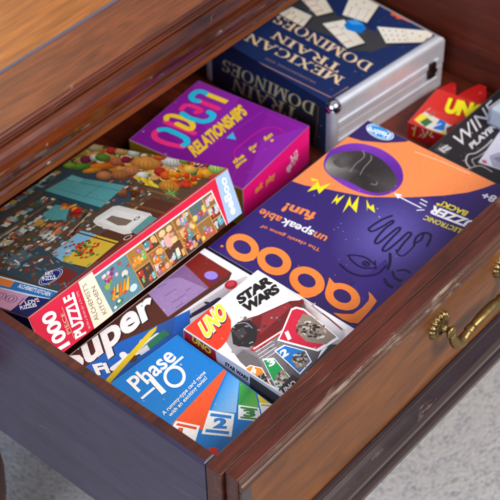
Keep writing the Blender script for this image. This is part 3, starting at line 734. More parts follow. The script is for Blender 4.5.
fan([(244, 369), (250, 365), (262, 368), (273, 388), (260, 386), (247, 378)], '#f08a1e', '4', (251, 375.5), (257, 373), (249, 369), [(252, 378), (263, 373), (271, 387), (262, 385)])
fan([(262, 359), (274, 358), (291, 378), (283, 394), (275, 386)], '#1d9a50', '3', (269.5, 367.5), (276, 364), (266.5, 361), [(275, 378), (281, 370), (290, 380), (283, 391)])
fan([(274, 351), (284, 345), (306, 351), (312, 362), (300, 375)], '#1d74c4', '2', (282, 359), (289, 355), (279, 352), [(291, 361), (296, 354), (306, 354), (309, 362), (300, 371)])
fan([(291, 309), (296, 307), (304, 309), (340, 339), (318, 352), (277, 341), (281, 333)], '#c8213e', '1', (288, 341), (291.6, 339), (284.5, 333),
    [(298, 322), (303, 314), (311, 316), (336, 337), (326, 345), (306, 342), (297, 333)])
a.stroke([(312, 306), (328, 318), (342, 330)], .0010, '#7a2a30')
a.poly([(272, 398), (292, 375), (300, 380), (330, 345), (345, 345), (300, 400), (280, 410)], '#3b3637')
a.poly([(282, 388), (296, 380), (300, 386), (284, 398)], '#1d1b1c')
a.text('UNO', (283, 396), (297, 385), (280, 391), '#d9d4d4', .04)
# red logo field
a.poly([(183, 331), (198, 318), (212, 307), (220, 308), (227, 313), (231, 321), (231, 331), (227, 341), (221, 348), (214, 353), (196, 340)], '#ee3a24')
a.text('UNO', (206.5, 340), (228, 316.5), (198.5, 324.5), '#f7e13a', .045, outline=('#f7f4ea', .05), shadow=('#17130f', -.0006, -.0012))
a.text('STAR', (240, 305.5), (273.5, 283), (235.5, 297), '#141214', .055, space=.86)
a.text('WARS', (246, 314), (280.5, 292), (241.5, 305.5), '#141214', .055, space=.86)
a.stroke([(262, 271), (284, 286.5), (300, 298), (322, 313.5)], .0004, '#c9c4c4')
a.build('cover_print')
a = UN.left(); a.fill('#dcd8da')
a.poly([(180, 325), (215, 348), (217, 362), (180, 340)], '#b8141c'); a.text('UNO', (192, 341), (211, 355), (192.5, 335.5), '#e8c62c', .05, shadow=('#120d0b', .0005, -.0006))
a.text('STAR WARS', (225, 365), (248, 381), (225.5, 361.5), '#1a1718', .05)
a.poly([(250, 376), (300, 410), (300, 425), (250, 388)], '#4a4648')
a.build('side_print')

# ============================================================ jigsaw box propped up at an angle
th = rad(20); PZA = atz(28, 318, -.012); PZB = atz(228, 168, -.012); PH_ = .0462
rzp = math.degrees(math.atan2(PZB.y - PZA.y, PZB.x - PZA.x)); WP = (PZB - PZA).length
down = Matrix.Rotation(rad(rzp), 3, 'Z') @ Vector((0, -math.sin(th), -math.cos(th)))
JP = CartonBox('jigsaw_puzzle_box', 'red-sided 1000 piece jigsaw box with kitchen picture, propped up at an angle', 'puzzle box',
               tuple(PZA + down * PH_), rzp, (WP, .184, PH_), {'*': '#d5203c', '+z': '#3a3330', '-x': '#15235c', '+x': '#9db9e2', '+y': '#7a5a40'}, tilt=20, tray='#c41c38')
a = JP.top(); a.fill('#604a38')
FR = ['#e8921e', '#d8581c', '#e8b41e', '#b8241c', '#6f8f2a', '#d9782c', '#8a2a4a', '#f0cf58', '#3f6a2c', '#e2a060', '#c84a1a', '#f2e0b8', '#9bb04a']
JR = ['#b9b6ac', '#5a7a86', '#c86a34', '#8a2f22', '#d8d0bc', '#3f6b62', '#c99a4a', '#7f97a0', '#a24a2a', '#4a5a3a', '#e6dcc8', '#31424a']
U = lambda x, y: a.F2((x, y))
# far part: slate wall with shelves

a.poly([(-10, 262), (60, 292), (130, 238), (229, 167), (94, 138), (0, 200)], '#5e4a38')
a.poly([(-6, 255), (20, 236), (62, 205), (96, 182), (62, 170), (-6, 215)], '#3f4548')
a.poly([(54, 166), (88, 168), (112, 176), (140, 188), (128, 205), (104, 205), (40, 196), (30, 186)], '#3c4a56')
# wooden shelves with jars on the left
for (A, B, c_) in (((0, 222), (56, 183), '#6b3f22'), ((0, 236), (70, 190), '#7a5a3c'), ((0, 250), (52, 216), '#202c38'), ((0, 238), (24, 222), '#c7a77c'), ((10, 262), (70, 222), '#9a7a58')):
    a.stroke([A, B], .0035, c_)
for k in range(190):
    t = random.random(); row = random.choice([(0, 212, 58, 172), (2, 228, 62, 190), (0, 246, 60, 208), (14, 262, 64, 228)])
    x_ = row[0] + (row[2] - row[0]) * t; y_ = row[1] + (row[3] - row[1]) * t + random.uniform(-3, 2)
    u_, v_ = U(x_, y_); s_ = random.uniform(.0020, .0056); c_ = random.choice(JR)
    a.rect(u_ - s_ * .6, v_ - s_, u_ + s_ * .6, v_ + s_, c_); a.ell((u_, v_ + s_), s_ * .6, s_ * .35, random.choice(JR), px=False, n=8)
# fruit and vegetable bank along the back edge
for k in range(430):
    x_ = random.uniform(58, 218); yb_ = 142 + max(0, x_ - 92) * .2 + max(0, 92 - x_) * .35; dp = 9 + 17 * math.sin(math.pi * min(1, max(0, (x_ - 50) / 175))) ** 1.5
    y_ = yb_ + dp * random.random() ** .8; s_ = random.uniform(.0026, .0062) * (1 if y_ - yb_ > 5 else .7)
    c_ = random.choice(FR)
    a.blob([(x_ + s_ * 1100 * math.cos(q) * .75, y_ + s_ * 1100 * math.sin(q) * .48) for q in [random.uniform(-.25, .25) + math.pi * j / 3 for j in range(6)]], [c_], (x_ - 1, y_ - 1), random.choice(['#f6d28a', '#f2b85a', c_, c_]))
def pumpkin(x, y, r, c1, c2, lobes=4):
    a.ell((x, y), r, r * .72, c1)
    for k in range(lobes): a.ell((x + (k - (lobes - 1) / 2) * r * 240, y), r * .16, r * .66, c2, n=12)
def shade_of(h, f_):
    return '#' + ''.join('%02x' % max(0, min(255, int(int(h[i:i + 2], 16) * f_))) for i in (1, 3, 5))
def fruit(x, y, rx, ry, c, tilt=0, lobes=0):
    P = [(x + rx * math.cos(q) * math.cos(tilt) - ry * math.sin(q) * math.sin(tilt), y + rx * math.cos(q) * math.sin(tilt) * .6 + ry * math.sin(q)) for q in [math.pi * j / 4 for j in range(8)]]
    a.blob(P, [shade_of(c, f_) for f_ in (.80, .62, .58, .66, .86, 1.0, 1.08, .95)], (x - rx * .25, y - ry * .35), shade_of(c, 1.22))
    for k in range(lobes):
        o_ = (k + 1) / (lobes + 1) * 2 - 1
        a.stroke([(x + o_ * rx * .35, y - ry * .85), (x + o_ * rx * .8, y), (x + o_ * rx * .35, y + ry * .85)], .0005, shade_of(c, .62), curve=True, round_=False)
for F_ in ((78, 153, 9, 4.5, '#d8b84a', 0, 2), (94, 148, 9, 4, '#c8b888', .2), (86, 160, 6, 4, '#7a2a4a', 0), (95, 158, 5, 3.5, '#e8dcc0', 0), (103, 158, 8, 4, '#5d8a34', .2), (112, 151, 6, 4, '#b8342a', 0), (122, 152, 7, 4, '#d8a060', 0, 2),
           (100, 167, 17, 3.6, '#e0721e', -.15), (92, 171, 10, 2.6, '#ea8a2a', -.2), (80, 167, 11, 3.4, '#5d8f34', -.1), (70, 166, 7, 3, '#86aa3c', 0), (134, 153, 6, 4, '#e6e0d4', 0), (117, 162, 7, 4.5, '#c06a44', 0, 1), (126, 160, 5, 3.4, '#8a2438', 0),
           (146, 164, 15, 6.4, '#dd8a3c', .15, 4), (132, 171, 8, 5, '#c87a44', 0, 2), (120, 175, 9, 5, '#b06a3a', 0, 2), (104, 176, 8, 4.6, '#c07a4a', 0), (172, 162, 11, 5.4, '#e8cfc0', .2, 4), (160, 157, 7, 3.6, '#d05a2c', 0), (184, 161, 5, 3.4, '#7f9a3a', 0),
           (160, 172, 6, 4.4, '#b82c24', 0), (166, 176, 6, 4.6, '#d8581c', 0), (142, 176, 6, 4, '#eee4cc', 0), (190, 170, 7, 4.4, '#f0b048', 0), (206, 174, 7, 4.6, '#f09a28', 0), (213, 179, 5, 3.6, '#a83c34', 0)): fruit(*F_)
# grapes, melon, bananas, oranges, pineapple
for k in range(34): a.ell((205 + random.uniform(-11, 9), 161 + random.uniform(-4, 6)), .0020, .0017, random.choice(['#3d1b3e', '#5a2a56', '#2a1230', '#7b4a70']), n=10)
fruit(217, 169, 9, 5.4, '#a3c45e', .2, 3)
for k in range(6): a.stroke([(137 + 2.6 * k, 177 + .9 * k), (143 + 2.4 * k, 184 + .5 * k), (153 + 1.6 * k, 182.5 + 1.1 * k)], .0034, ['#f2c816', '#d9a60e', '#f7dc48'][k % 3], curve=True, w1=.0014)
for k in range(26): fruit(182 + random.uniform(-17, 20), 179 + random.uniform(-5, 8), random.uniform(2.8, 4.6), random.uniform(2.2, 3.2), random.choice(['#f08a1a', '#e86f10', '#f6a832', '#d85a12', '#c83a1c']))
fruit(169, 187, 11, 5.6, '#c8822c', .3, 4)
for k in range(16):
    an = 2 * math.pi * k / 16; a.stroke([(171, 194), (171 + 8.5 * math.cos(an), 194 + 5.5 * math.sin(an))], .0022, ['#6f9a48', '#4a7432', '#a3bd74'][k % 3], w1=.0004)
for k in range(9): fruit(130 + random.uniform(-10, 10), 192 + random.uniform(-3, 4), 5, 3.4, random.choice(['#8a4a28', '#5e2e1a', '#a0603a', '#74381e']), 0, 1)
fruit(154, 201, 8, 4, '#7a4426', 0, 2)
for k in range(520):
    x_ = random.uniform(0, 150); y_ = random.uniform(180, 285)
    yl, yh = 262 - .55 * x_ - 32, 275 - .30 * x_
    if not yl < y_ < yh: continue
    s_ = random.uniform(.0014, .0034); c_ = random.choice(JR + ['#8a5a34', '#a8744a', '#6b3f22', '#52707a', '#c8a878'])
    u_, v_ = U(x_, y_)
    if k % 3: a.ell((x_, y_), s_, s_ * .7, c_, random.uniform(0, 90), n=10); (a.ell((x_ - .5, y_ - .5), s_ * .3, s_ * .2, '#c8bca4', n=6) if k % 5 == 0 else None)
    else: a.rect(u_ - s_, v_ - s_ * .5, u_ + s_, v_ + s_ * .5, c_)
# turquoise cabinet
a.poly([(45, 191), (66, 179), (72, 175), (84, 179), (126, 186), (101, 208)], '#5fa6a4'); a.poly([(66, 179.5), (72, 176), (84, 179.5), (78, 184)], '#74b8b4')
a.poly([(45, 191), (101, 208), (98, 212), (43, 195)], '#2b4a52')
a.stroke([(66, 180), (119, 191)], .0007, '#2f6a6c'); a.stroke([(84, 198), (104, 184)], .0007, '#2f6a6c'); a.stroke([(57, 189), (106, 202)], .0006, '#3c7c7c')
for P in ((74, 189), (90, 193), (97, 196), (84, 185), (104, 190)): a.ell(P, .0006, .0006, '#1e3c40')
# brown table with a framed recipe sheet
a.poly([(80, 250), (152, 198), (178, 205), (196, 192), (160, 232), (110, 268)], '#5c3423')
a.stroke([(126, 203), (166, 214)], .0030, '#7a4a2c'); a.stroke([(148, 190), (180, 200)], .0030, '#8a5a36')
a.poly([(93, 222), (96, 218), (113, 207), (119, 206), (151, 214), (153, 218), (131, 234), (124, 235), (97, 226)], '#e9e2d4')
a.poly([(97, 222), (115, 210), (146, 217), (128, 231)], '#f3eee2')
a.poly([(106, 220), (112, 216), (133, 221), (126, 226), (118, 226)], '#84705e'); a.ell((137, 219), .0034, .0022, '#5b4a40', hole=(.0020, .0012))
a.stroke([(93, 228), (100, 224), (104, 229), (112, 228)], .0011, '#d8cfbd', curve=True); a.ell((128, 238), .0042, .0034, '#cfc8ba', hole=(.0032, .0024))
a.poly([(131, 232), (150, 216), (158, 219), (139, 236)], '#5f9c96'); a.ell((88, 226), .0018, .0012, '#e8e4da')
a.stroke([(62, 252), (86, 214)], .0020, '#3a1e14'); a.stroke([(68, 236), (90, 213)], .0014, '#c9a888')
# bowl of apples
a.poly([(42, 216), (56, 205), (70, 208), (66, 220), (52, 221)], '#5aa09c')
for k in range(12): a.ell((76 + random.uniform(-5, 6), 212 + random.uniform(-3, 4)), .0028, .0024, random.choice(['#c41c14', '#e03a1c', '#9c140f']), n=10)
for k in range(9): a.ell((68 + random.uniform(-6, 7), 207 + random.uniform(-3, 2)), .0028, .0022, random.choice(['#e0822a', '#d2601c', '#f0a048']), n=10)
for k in range(9): a.ell((52 + random.uniform(-9, 9), 230 + random.uniform(-6, 5)), .0034, .0022, random.choice(['#c86a3a', '#d98a52', '#a8482a']), n=10)
# window with a berry tree
a.poly([(46, 258), (81, 231), (119, 242), (88, 268)], '#e0b83a'); a.poly([(46, 258), (81, 231), (96, 235), (62, 262)], '#86b6cc')
a.stroke([(78, 233), (116, 244)], .0016, '#4a3020')
for k in range(90): a.ell((84 + random.gauss(0, 8), 250 + random.gauss(0, 5)), .0017, .0014, random.choice(['#4c7a30', '#3a5f26', '#c0281c', '#d8452c', '#5f8f3c', '#a81c16']), n=8)
for k in range(8): a.ell((70 + random.uniform(-14, 20), 266 + random.uniform(-5, 4)), .0022, .0016, random.choice(['#3f7a4a', '#2c5a50', '#7aa06a']), n=8)
# dark lower-left cupboard, seal and title strip
a.poly([(-4, 272), (40, 246), (62, 262), (90, 270), (58, 292)], '#3c4a52')
a.stroke([(0, 268), (46, 240)], .0024, '#6b3a22'); a.poly([(4, 262), (22, 250), (34, 256), (12, 268)], '#56666a')
for P in ([(26, 270), (36, 258), (50, 258)], [(36, 282), (33, 272), (40, 262)], [(50, 287), (62, 276), (66, 268)]): a.stroke(P, .0022, '#7a3c22', curve=True)
for k in range(14): a.ell((random.uniform(2, 48), random.uniform(250, 272)), random.uniform(.001, .003), .0012, random.choice(JR), random.uniform(0, 180), n=8)
a.poly([(62, 288), (78, 274), (66, 268), (56, 282)], '#7d2a26')
for k in range(60):
    x_ = random.uniform(0, 70); y_ = random.uniform(246, 290)
    if y_ > 272 + .28 * x_ or y_ < 262 - .3 * x_: continue
    s_ = random.uniform(.0012, .0032); c_ = random.choice(JR + ['#5f7a80', '#7a5230', '#48606a'])
    if k % 2: a.ell((x_, y_), s_, s_ * .7, c_, n=10)
    else: a.stroke([(x_, y_), (x_ + random.uniform(-6, 8), y_ + random.uniform(-4, 3))], s_ * .6, c_)
a.ell((51, 277.5), .0118, .0088, '#e9e6ee', 8); a.ell((51, 277.5), .0112, .0082, '#1d2a6c', 8); a.ell((51, 277.5), .0098, .0070, '#dfe2f0', 8); a.ell((51, 277.5), .0093, .0066, '#1d2a6c', 8)
a.text('PUZZLE', (43.5, 281.5), (57, 279.5), (41.5, 277.5), '#f0eef6', .04); a.text('ART', (45.5, 276.3), (54.5, 274.5), (44, 273), '#f0eef6', .04)
a.poly([(-6, 275), (58.5, 292.2), (28, 319), (-10, 309)], '#d9e4ee')
a.poly([(-6, 276.5), (57.5, 293.2), (50.5, 299.3), (-8, 286)], '#2e74b8'); a.poly([(-6, 276.5), (15, 282), (10.5, 288), (-8, 284)], '#e8813a')
a.text("ALCHEMIST'S KITCHEN", (17.5, 288), (49.5, 297), (20, 284.2), '#f2f4f6', .03)
a.poly([(-8, 286.5), (29.6, 296.6), (10, 312.2), (-10, 309)], '#d69ab8'); a.poly([(29.6, 296.6), (50.5, 299.8), (27.5, 318.5), (10, 312)], '#1a2560')
a.text('100', (26, 300), (-1, 292), (20.5, 306), '#8a4a70', .0, outline=('#3b2a4a', .03)); a.text('100', (26, 300), (-1, 292), (20.5, 306), '#dba6c2', -.005)
a.text('LOVE', (26, 305.5), (40, 302), (24.5, 302), '#f4f2f6', .04); a.text('PUZZLES', (21, 310.5), (37.5, 307), (19.5, 307), '#f4f2f6', .04)
a.ell((36.5, 301), .0014, .0013, '#e0243c')
a.stroke([(58.3, 292.5), (228, 167.5)], .0012, '#d5203c')
a.build('cover_print')
# red long side
a = JP.front(0); a.fill('#d9213f')
a.poly([(215, 178), (230, 165), (247, 215), (229.5, 228)], '#a3bfe8')
a.text('eeBoo', (236, 213), (225.5, 176), (229.5, 217), '#f6f7fb', .035, outline=('#7fa4dc', .03))
a.poly([(92.8, 276), (211.5, 189.8), (227.5, 226), (112.5, 315)], '#f3ece2'); a.poly([(94.2, 277), (210.8, 192), (226, 225.3), (113, 313)], '#7a4a26')
import_pic = [(94.2, 277), (210.8, 192), (226, 225.3), (113, 313)]
def bil(u_, v_):   # u along the shelf picture, v from its lower edge up
    A, B, C_, D_ = import_pic
    top_ = (A[0] + (B[0] - A[0]) * u_, A[1] + (B[1] - A[1]) * u_); bot = (D_[0] + (C_[0] - D_[0]) * u_, D_[1] + (C_[1] - D_[1]) * u_)
    return (bot[0] + (top_[0] - bot[0]) * v_, bot[1] + (top_[1] - bot[1]) * v_)
a.poly([bil(0, 0), bil(.27, 0), bil(.27, 1), bil(0, 1)], '#5e8890')
cols_ = [.27, .40, .52, .66, .80, .92, 1.0]; BG = ['#5a3a24', '#8b6238', '#5a6a68', '#6b3a24', '#946a3a', '#4a3a30', '#a87632']
for i in range(6):
    for j in range(2 + (i % 2)):
        n_ = 2 + (i % 2); v0, v1 = j / n_, (j + 1) / n_
        a.poly([bil(cols_[i], v0), bil(cols_[i + 1], v0), bil(cols_[i + 1], v1), bil(cols_[i], v1)], random.choice(BG))
        for k in range(7):
            uu = random.uniform(cols_[i] + .012, cols_[i + 1] - .012); vv = v0 + random.uniform(.1, .26) / 1.0; c_ = random.choice(['#e88a2a', '#5aa6b8', '#e8d8b8', '#c0502a', '#e8b0a0', '#7fae5a', '#8a6ab0', '#f0c848', '#b8c8cc', '#e0a85a', '#c84a3a', '#d8a878', '#6fb8b0'])
            P = a.F2(bil(uu, vv)); s_ = random.uniform(.0017, .0034)
            if k % 2: a.ell(P, s_, s_, c_, px=False, n=12)
            else: a.rect(P[0] - s_ * .6, P[1] - s_, P[0] + s_ * .6, P[1] + s_ * 1.4, c_)
            a.ell((P[0] - s_ * .25, P[1] + s_ * .4), s_ * .2, s_ * .2, '#e8dcc4', px=False, n=8)
for u_ in cols_[:-1]: a.stroke([bil(u_, 0), bil(u_, 1)], .0013, '#c08848', round_=False)
for i in range(6):
    for j in range(1, 2 + (i % 2)): a.stroke([bil(cols_[i], j / (2 + i % 2)), bil(cols_[i + 1], j / (2 + i % 2))], .0013, '#c9924e', round_=False)
a.ell(bil(.585, .62), .0052, .0060, '#e8a898')
for k in range(16): a.ell(bil(.10 + random.uniform(-.05, .05), .80 + random.uniform(-.13, .12)), .0019, .0017, random.choice(['#c0347a', '#e06aa0', '#8a2a6a', '#f0b0c8']), n=10)
for k in range(5): a.stroke([bil(.05 + .03 * k, .28), bil(.09 + .03 * k, .50)], .0036, ['#e8921e', '#f2b648', '#d8701a'][k % 3], w1=.0014)
a.ell(bil(.05, .62), .0032, .0028, '#8fae4a'); a.ell(bil(.20, .62), .0036, .0030, '#d8d0bc'); a.ell(bil(.21, .2), .0042, .0032, '#c8dce0'); a.ell(bil(.08, .12), .0040, .0026, '#4a7a5a')
for k in range(26):
    P = a.F2(bil(random.choice([.30, .33, .36, .43, .46, .49, .56, .62, .70, .74, .84, .87, .95]), random.choice([.1, .2, .38, .56, .7, .88]))); s_ = random.uniform(.0024, .0040)
    a.ell(P, s_, s_ * .8, random.choice(['#d8701a', '#e8a02a', '#7a9a3a', '#b83a24', '#c89058', '#4a8a90', '#a86a8a', '#e0c088', '#8a4a2a']), px=False, n=12); a.ell((P[0] - s_ * .3, P[1] + s_ * .3), s_ * .22, s_ * .18, '#e8d8b8', px=False, n=8)
for k in range(12): a.ell(bil(random.uniform(.02, .25), random.uniform(.05, .95)), .0018, .0014, random.choice(['#e8e0d0', '#3f6a70', '#b8502c', '#6f9a4a']), n=8)
a.poly([(77, 280), (91.5, 271), (112, 314.5), (94, 329)], '#e9e3c6')
a.text("ALCHEMIST'S", (98.5, 319), (85.5, 283), (94.6, 321.5), '#8a4a3c', .0); a.text('KITCHEN', (106.5, 312.5), (94.5, 285.5), (102.6, 315), '#8a4a3c', .0)
a.text('PUZZLE', (86, 333), (73.3, 291.5), (75, 339.5), '#fbf3f0', .04)
a.text('20 IN x 20 IN (51 x 51 CM)', (90, 328), (77.4, 291), (88.2, 329.3), '#f4ccca', .0)
a.text('PIECE', (70.3, 332.5), (63.4, 311.5), (67, 334.8), '#f2c9a8', .0)
a.stroke([(73.5, 338), (61.5, 307)], .0005, '#f2a890')
a.text('1000', (70, 344), (53, 308.5), (57, 352), '#fdf8f6', .04)
a.build('side_print')

# ============================================================ purple party game box
OP = CartonBox('card_game_box', 'purple party game box with pink side and cyan, pink and yellow lettering', 'game box',
               (.2918, .2292, FLOOR), 6, (.1128, .1330, .0470), {'*': '#7d1790', '-x': '#e0b020', '-y': '#f0107a', '+z': '#841c94'})
a = OP.top(); a.fill('#871c96')
a.poly([(128, 139), (150, 118), (200, 160), (243, 190), (230, 180)], '#7c188c'); a.poly([(195, 78), (240, 98), (215, 140), (190, 110)], '#8d249e'); a.poly([(243, 190), (262, 140), (305, 127)], '#8f27a4'); a.poly([(240, 98), (270, 110), (250, 150), (220, 135)], '#80198f')
for P in ([(205, 150), (262, 112), (300, 128)], [(232, 178), (245, 150), (262, 140)]): a.stroke(P, .0005, '#9b3aa8')
CY, PK, YE, RD = '#1fc0e0', '#f0307e', '#f6cf2a', '#d8204a'
w_ = .0062
a.stroke([(158.5, 130.5), (154.5, 133.5), (155.7, 138.5), (165, 143), (175, 145.5), (183, 147)], w_, PK, curve=True)
a.stroke([(160, 129.8), (167, 129.8), (174, 132.5), (180, 135.2), (186, 138.8), (187, 143), (183.7, 145.2)], w_, CY, curve=True)
a.stroke([(165.5, 122), (180, 128), (194, 133.5)], w_, PK)
a.stroke([(166.5, 119.5), (167, 116.8), (172, 115.8), (180, 117.7), (188, 120.5), (192.5, 124.5), (192, 128.6), (188, 129), (177, 124)], w_ * .92, YE, curve=True)
a.stroke([(181.5, 109.5), (184.6, 106), (190.5, 105.8), (199, 109), (200.5, 111.6), (196, 112.5)], w_ * .92, PK, curve=True)
a.stroke([(182.5, 113.8), (188, 117.5), (195, 120), (203, 121.8), (210.5, 119.8), (213, 115.2), (209, 112.4)], w_, CY, curve=True)
a.stroke([(200.7, 102), (218, 109)], w_, PK)
a.stroke([(198.5, 101.5), (193, 100), (191.8, 96), (197, 92), (203, 92.3), (208, 94.8)], w_, CY, curve=True); a.stroke([(207.5, 94.8), (227, 102.5)], w_, YE, round_=False)
a.text('RELATIONSHIPS', (195.5, 158), (248, 114), (187.5, 147.5), '#f3c62a', .05)
a.poly([(226, 138.5), (233, 132.5), (236, 140)], '#3fb2e6')
a.stroke([(236, 160), (234, 152), (245, 142), (262, 130), (276, 128), (284, 133)], .0009, '#e0208a', curve=True)
a.text('the', (234, 165), (245, 157), (231.5, 161.5), '#f3c62a', .04); a.text('game', (236, 168.5), (247, 160.5), (234, 165.5), '#f3c62a', .04)
a.text('for', (250, 152), (258, 146), (248, 148.5), '#f3c62a', .04); a.text('fun', (265, 142), (273, 136), (263, 138), '#f3c62a', .04)
for k, P in enumerate([(254, 152), (272, 141)]): a.ell(P, .002, .0014, '#f3c62a')
a.build('cover_print')
a = OP.front(); a.fill('#f2127c')
a.text('ask', (255, 194), (263, 187), (255.5, 187), '#f6a03a', .04); a.text('play', (266, 185), (275, 177.5), (266, 178.5), '#f6a03a', .04); a.text('age 17+', (287, 172.5), (298, 160.5), (286, 166), '#f8e8f0', .03); a.text('2-12', (291, 163), (298, 155), (290, 157), '#f8e8f0', .03)
a.build('side_print')
a = OP.left(); a.fill('#e6b422'); a.build('side_print')

# ============================================================ aluminium domino case
MC = Matrix.Translation((.4248, .2290, FLOOR)) @ Matrix.Rotation(rad(-5.6), 4, 'Z')
CW, CD, CH = .1665, .182, .0635
cs = thing('domino_case', 'silver aluminium carry case with navy domino-set cover, at the drawer right back', 'case', MC)
bm = bmesh.new(); bx(bm, (.0008, .0008, 0), (CW - .0008, CD - .0008, .0285)); bevel(bm, .0016, 2); obj('base_shell', bm, ALU2, cs)
bm = bmesh.new(); bx(bm, (.0008, .0008, .0297), (CW - .0008, CD - .0008, CH - .0012)); bmesh.ops.recalc_face_normals(bm, faces=bm.faces)
bmesh.ops.bevel(bm, geom=[e for e in bm.edges if all(v.co.z > .06 for v in e.verts)], offset=.006, segments=6, affect='EDGES', profile=.5)
obj('lid_shell', bm, ALU, cs, smooth=False)
bm = bmesh.new(); bx(bm, (.0022, .0022, .0283), (CW - .0022, CD - .0022, .0299)); obj('seam_gasket', bm, DARKMETAL, cs)
for z_ in (.013,):
    bm = bmesh.new(); bx(bm, (.009, -.0006, z_), (CW - .009, .0014, z_ + .0035)); bevel(bm, .0007, 2); obj('edge_rib', bm, ALU, cs)
bm = bmesh.new(); bx(bm, (.009, -.0008, .0335), (CW - .009, .0014, .0395)); bevel(bm, .0007, 2); obj('edge_rib', bm, ALU, cs)
for sy, y_ in ((1, 0), (-1, CD)):
    bm = bmesh.new(); ya, yb = sorted((y_ - sy * .0012, y_ + sy * .0095)); bx(bm, (-.0013, ya, .0004), (.0095, yb, CH - .0045)); bevel(bm, .0042, 5)
    obj('corner_guard', bm, ALU, cs, smooth=True)
    bm = bmesh.new(); bmesh.ops.create_uvsphere(bm, u_segments=28, v_segments=18, radius=.0084)
    for v in bm.verts: v.co = Vector((v.co.x + .0062, v.co.y + y_ + sy * .0058, v.co.z * 1.0 + CH - .0072))
    obj('corner_cap', bm, CHROME, cs, smooth=True)
bm = bmesh.new(); bx(bm, (CW - .026, -.0032, .022), (CW - .016, .0006, .040)); bevel(bm, .001, 2); bx(bm, (CW - .0255, -.0050, .029), (CW - .0165, -.0030, .033)); obj('latch', bm, DARKMETAL, cs)
# label boards wrapped round lid top and left side
bm = bmesh.new(); bx(bm, (-.0006, .0015, CH - .0016), (CW - .0085, CD - .0012, CH)); bx(bm, (-.0006, .0095, .0015), (.0010, CD - .0012, CH - .0018))
for v in bm.verts:
    if v.co.y < .002 and v.co.z > CH - .0017: v.co.y = .0085
bmesh.ops.split_edges(bm, edges=list(bm.edges)); colour_faces(bm, {'*': '#182648'}); obj('label_board', bm, PRINT, cs)
a = Art(cs, MC, (-.0006, .0085, CH), (1, 0, 0), (0, 1, 0), CW - .0079, CD - .0097, .0004); a.fill('#1a2b58')
a.poly([(262, 4), (300, 8), (318, 18), (345, 50), (370, 52), (382, 48), (400, 44), (378, 32), (340, 20), (320, -10), (270, -8)], '#3a3a3c')
a.poly([(300, 26), (330, 36), (372, 52), (392, 44), (352, 18), (310, 12)], '#3d3c3e')
G_ = '#c08a62'; a.stroke([(231, 49), (331, 97.5), (348, 87)], .0010, G_, round_=False)
IV = '#e6c8a0'; SH = '#5c3f2a'
a.serif('MEXICAN', (345, 78), (250, 33), (338.5, 85), IV, shade=(SH, -.0007, .0005))
a.serif('TRAIN', (343.5, 66.5), (276, 31), (337.5, 73), IV, shade=(SH, -.0007, .0005))
a.serif('DOMINOES', (374, 64.5), (279, 14.5), (367, 72), IV, shade=(SH, -.0007, .0005))
a.text('PROFESSIONAL SIZE', (316, 82), (266, 57.5), (314.8, 83.6), '#8a6a60', .01)
def tile(q, nx=4, dots='#c8706a', shade='#a8a094', half=1):
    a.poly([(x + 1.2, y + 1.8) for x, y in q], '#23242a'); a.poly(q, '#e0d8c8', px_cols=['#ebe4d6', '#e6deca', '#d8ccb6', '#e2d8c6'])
    def qq(u_, v_):
        A, B, C_, D_ = q; p = (A[0] + (B[0] - A[0]) * u_, A[1] + (B[1] - A[1]) * u_); r = (D_[0] + (C_[0] - D_[0]) * u_, D_[1] + (C_[1] - D_[1]) * u_)
        return (p[0] + (r[0] - p[0]) * v_, p[1] + (r[1] - p[1]) * v_)
    a.stroke([qq(.5, .08), qq(.5, .92)], .0005, shade)
    for i in range(nx):
        for j in range(3): a.ell(qq(.08 + .36 * i / max(1, nx - 1), .2 + .3 * j), .0012, .0009, dots, n=8)
    for j in range(half): a.ell(qq(.62 + .14 * j, .3 + .2 * j), .0013, .0010, '#b03a3a', n=8)
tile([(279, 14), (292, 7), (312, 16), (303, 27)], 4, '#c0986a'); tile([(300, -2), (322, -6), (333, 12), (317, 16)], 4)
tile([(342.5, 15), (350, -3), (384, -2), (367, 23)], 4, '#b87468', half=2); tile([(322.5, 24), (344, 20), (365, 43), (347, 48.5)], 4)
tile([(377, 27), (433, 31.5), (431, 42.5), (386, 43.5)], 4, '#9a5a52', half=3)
a.poly([(344, 26), (347, 21), (364, 25), (366, 29), (360, 34), (347, 30)], '#1473c8'); a.poly([(347, 21), (356, 20), (364, 25), (352, 25)], '#3f9be6')
for P in ((397, 11), (404, 14), (410, 19), (400, 17), (395, 14)): a.ell(P, .0052, .0040, '#d8581e', n=12)
a.poly([(393, 10), (402, 6), (416, 19), (410, 23), (396, 17)], '#e2662a')
a.poly([(404, 4), (448, 24), (446, 32), (424, 26), (400, 10)], '#22242c'); a.serif('DOMINOES', (447, 27), (409, 9), (440, 32), '#c9a468', shade=(SH, -.0006, .0004))
a.build('cover_print')
a = Art(cs, MC, (-.0006, CD - .0012, .0015), (0, -1, 0), (0, 0, 1), CD - .0107, CH - .0035, .0004); a.fill('#16264a')
a.poly([(290, 96), (322, 106), (322, 190), (250, 170), (240, 120)], '#26262c')
a.stroke([(314, 104), (318.5, 106.5), (317, 128), (314, 150)], .0008, '#7d5c3c', round_=False); a.stroke([(213, 60), (211, 75), (210, 92)], .0008, '#6a5040')
a.serif('DOMINOES', (316, 104), (223, 58.5), (313.5, 115.5), '#c9b184', shade=(SH, .0004, -.0006)); a.serif('TRAIN', (299, 110), (233, 77.5), (296.5, 121.5), '#c9b184', shade=(SH, .0004, -.0006))
a.build('side_print')

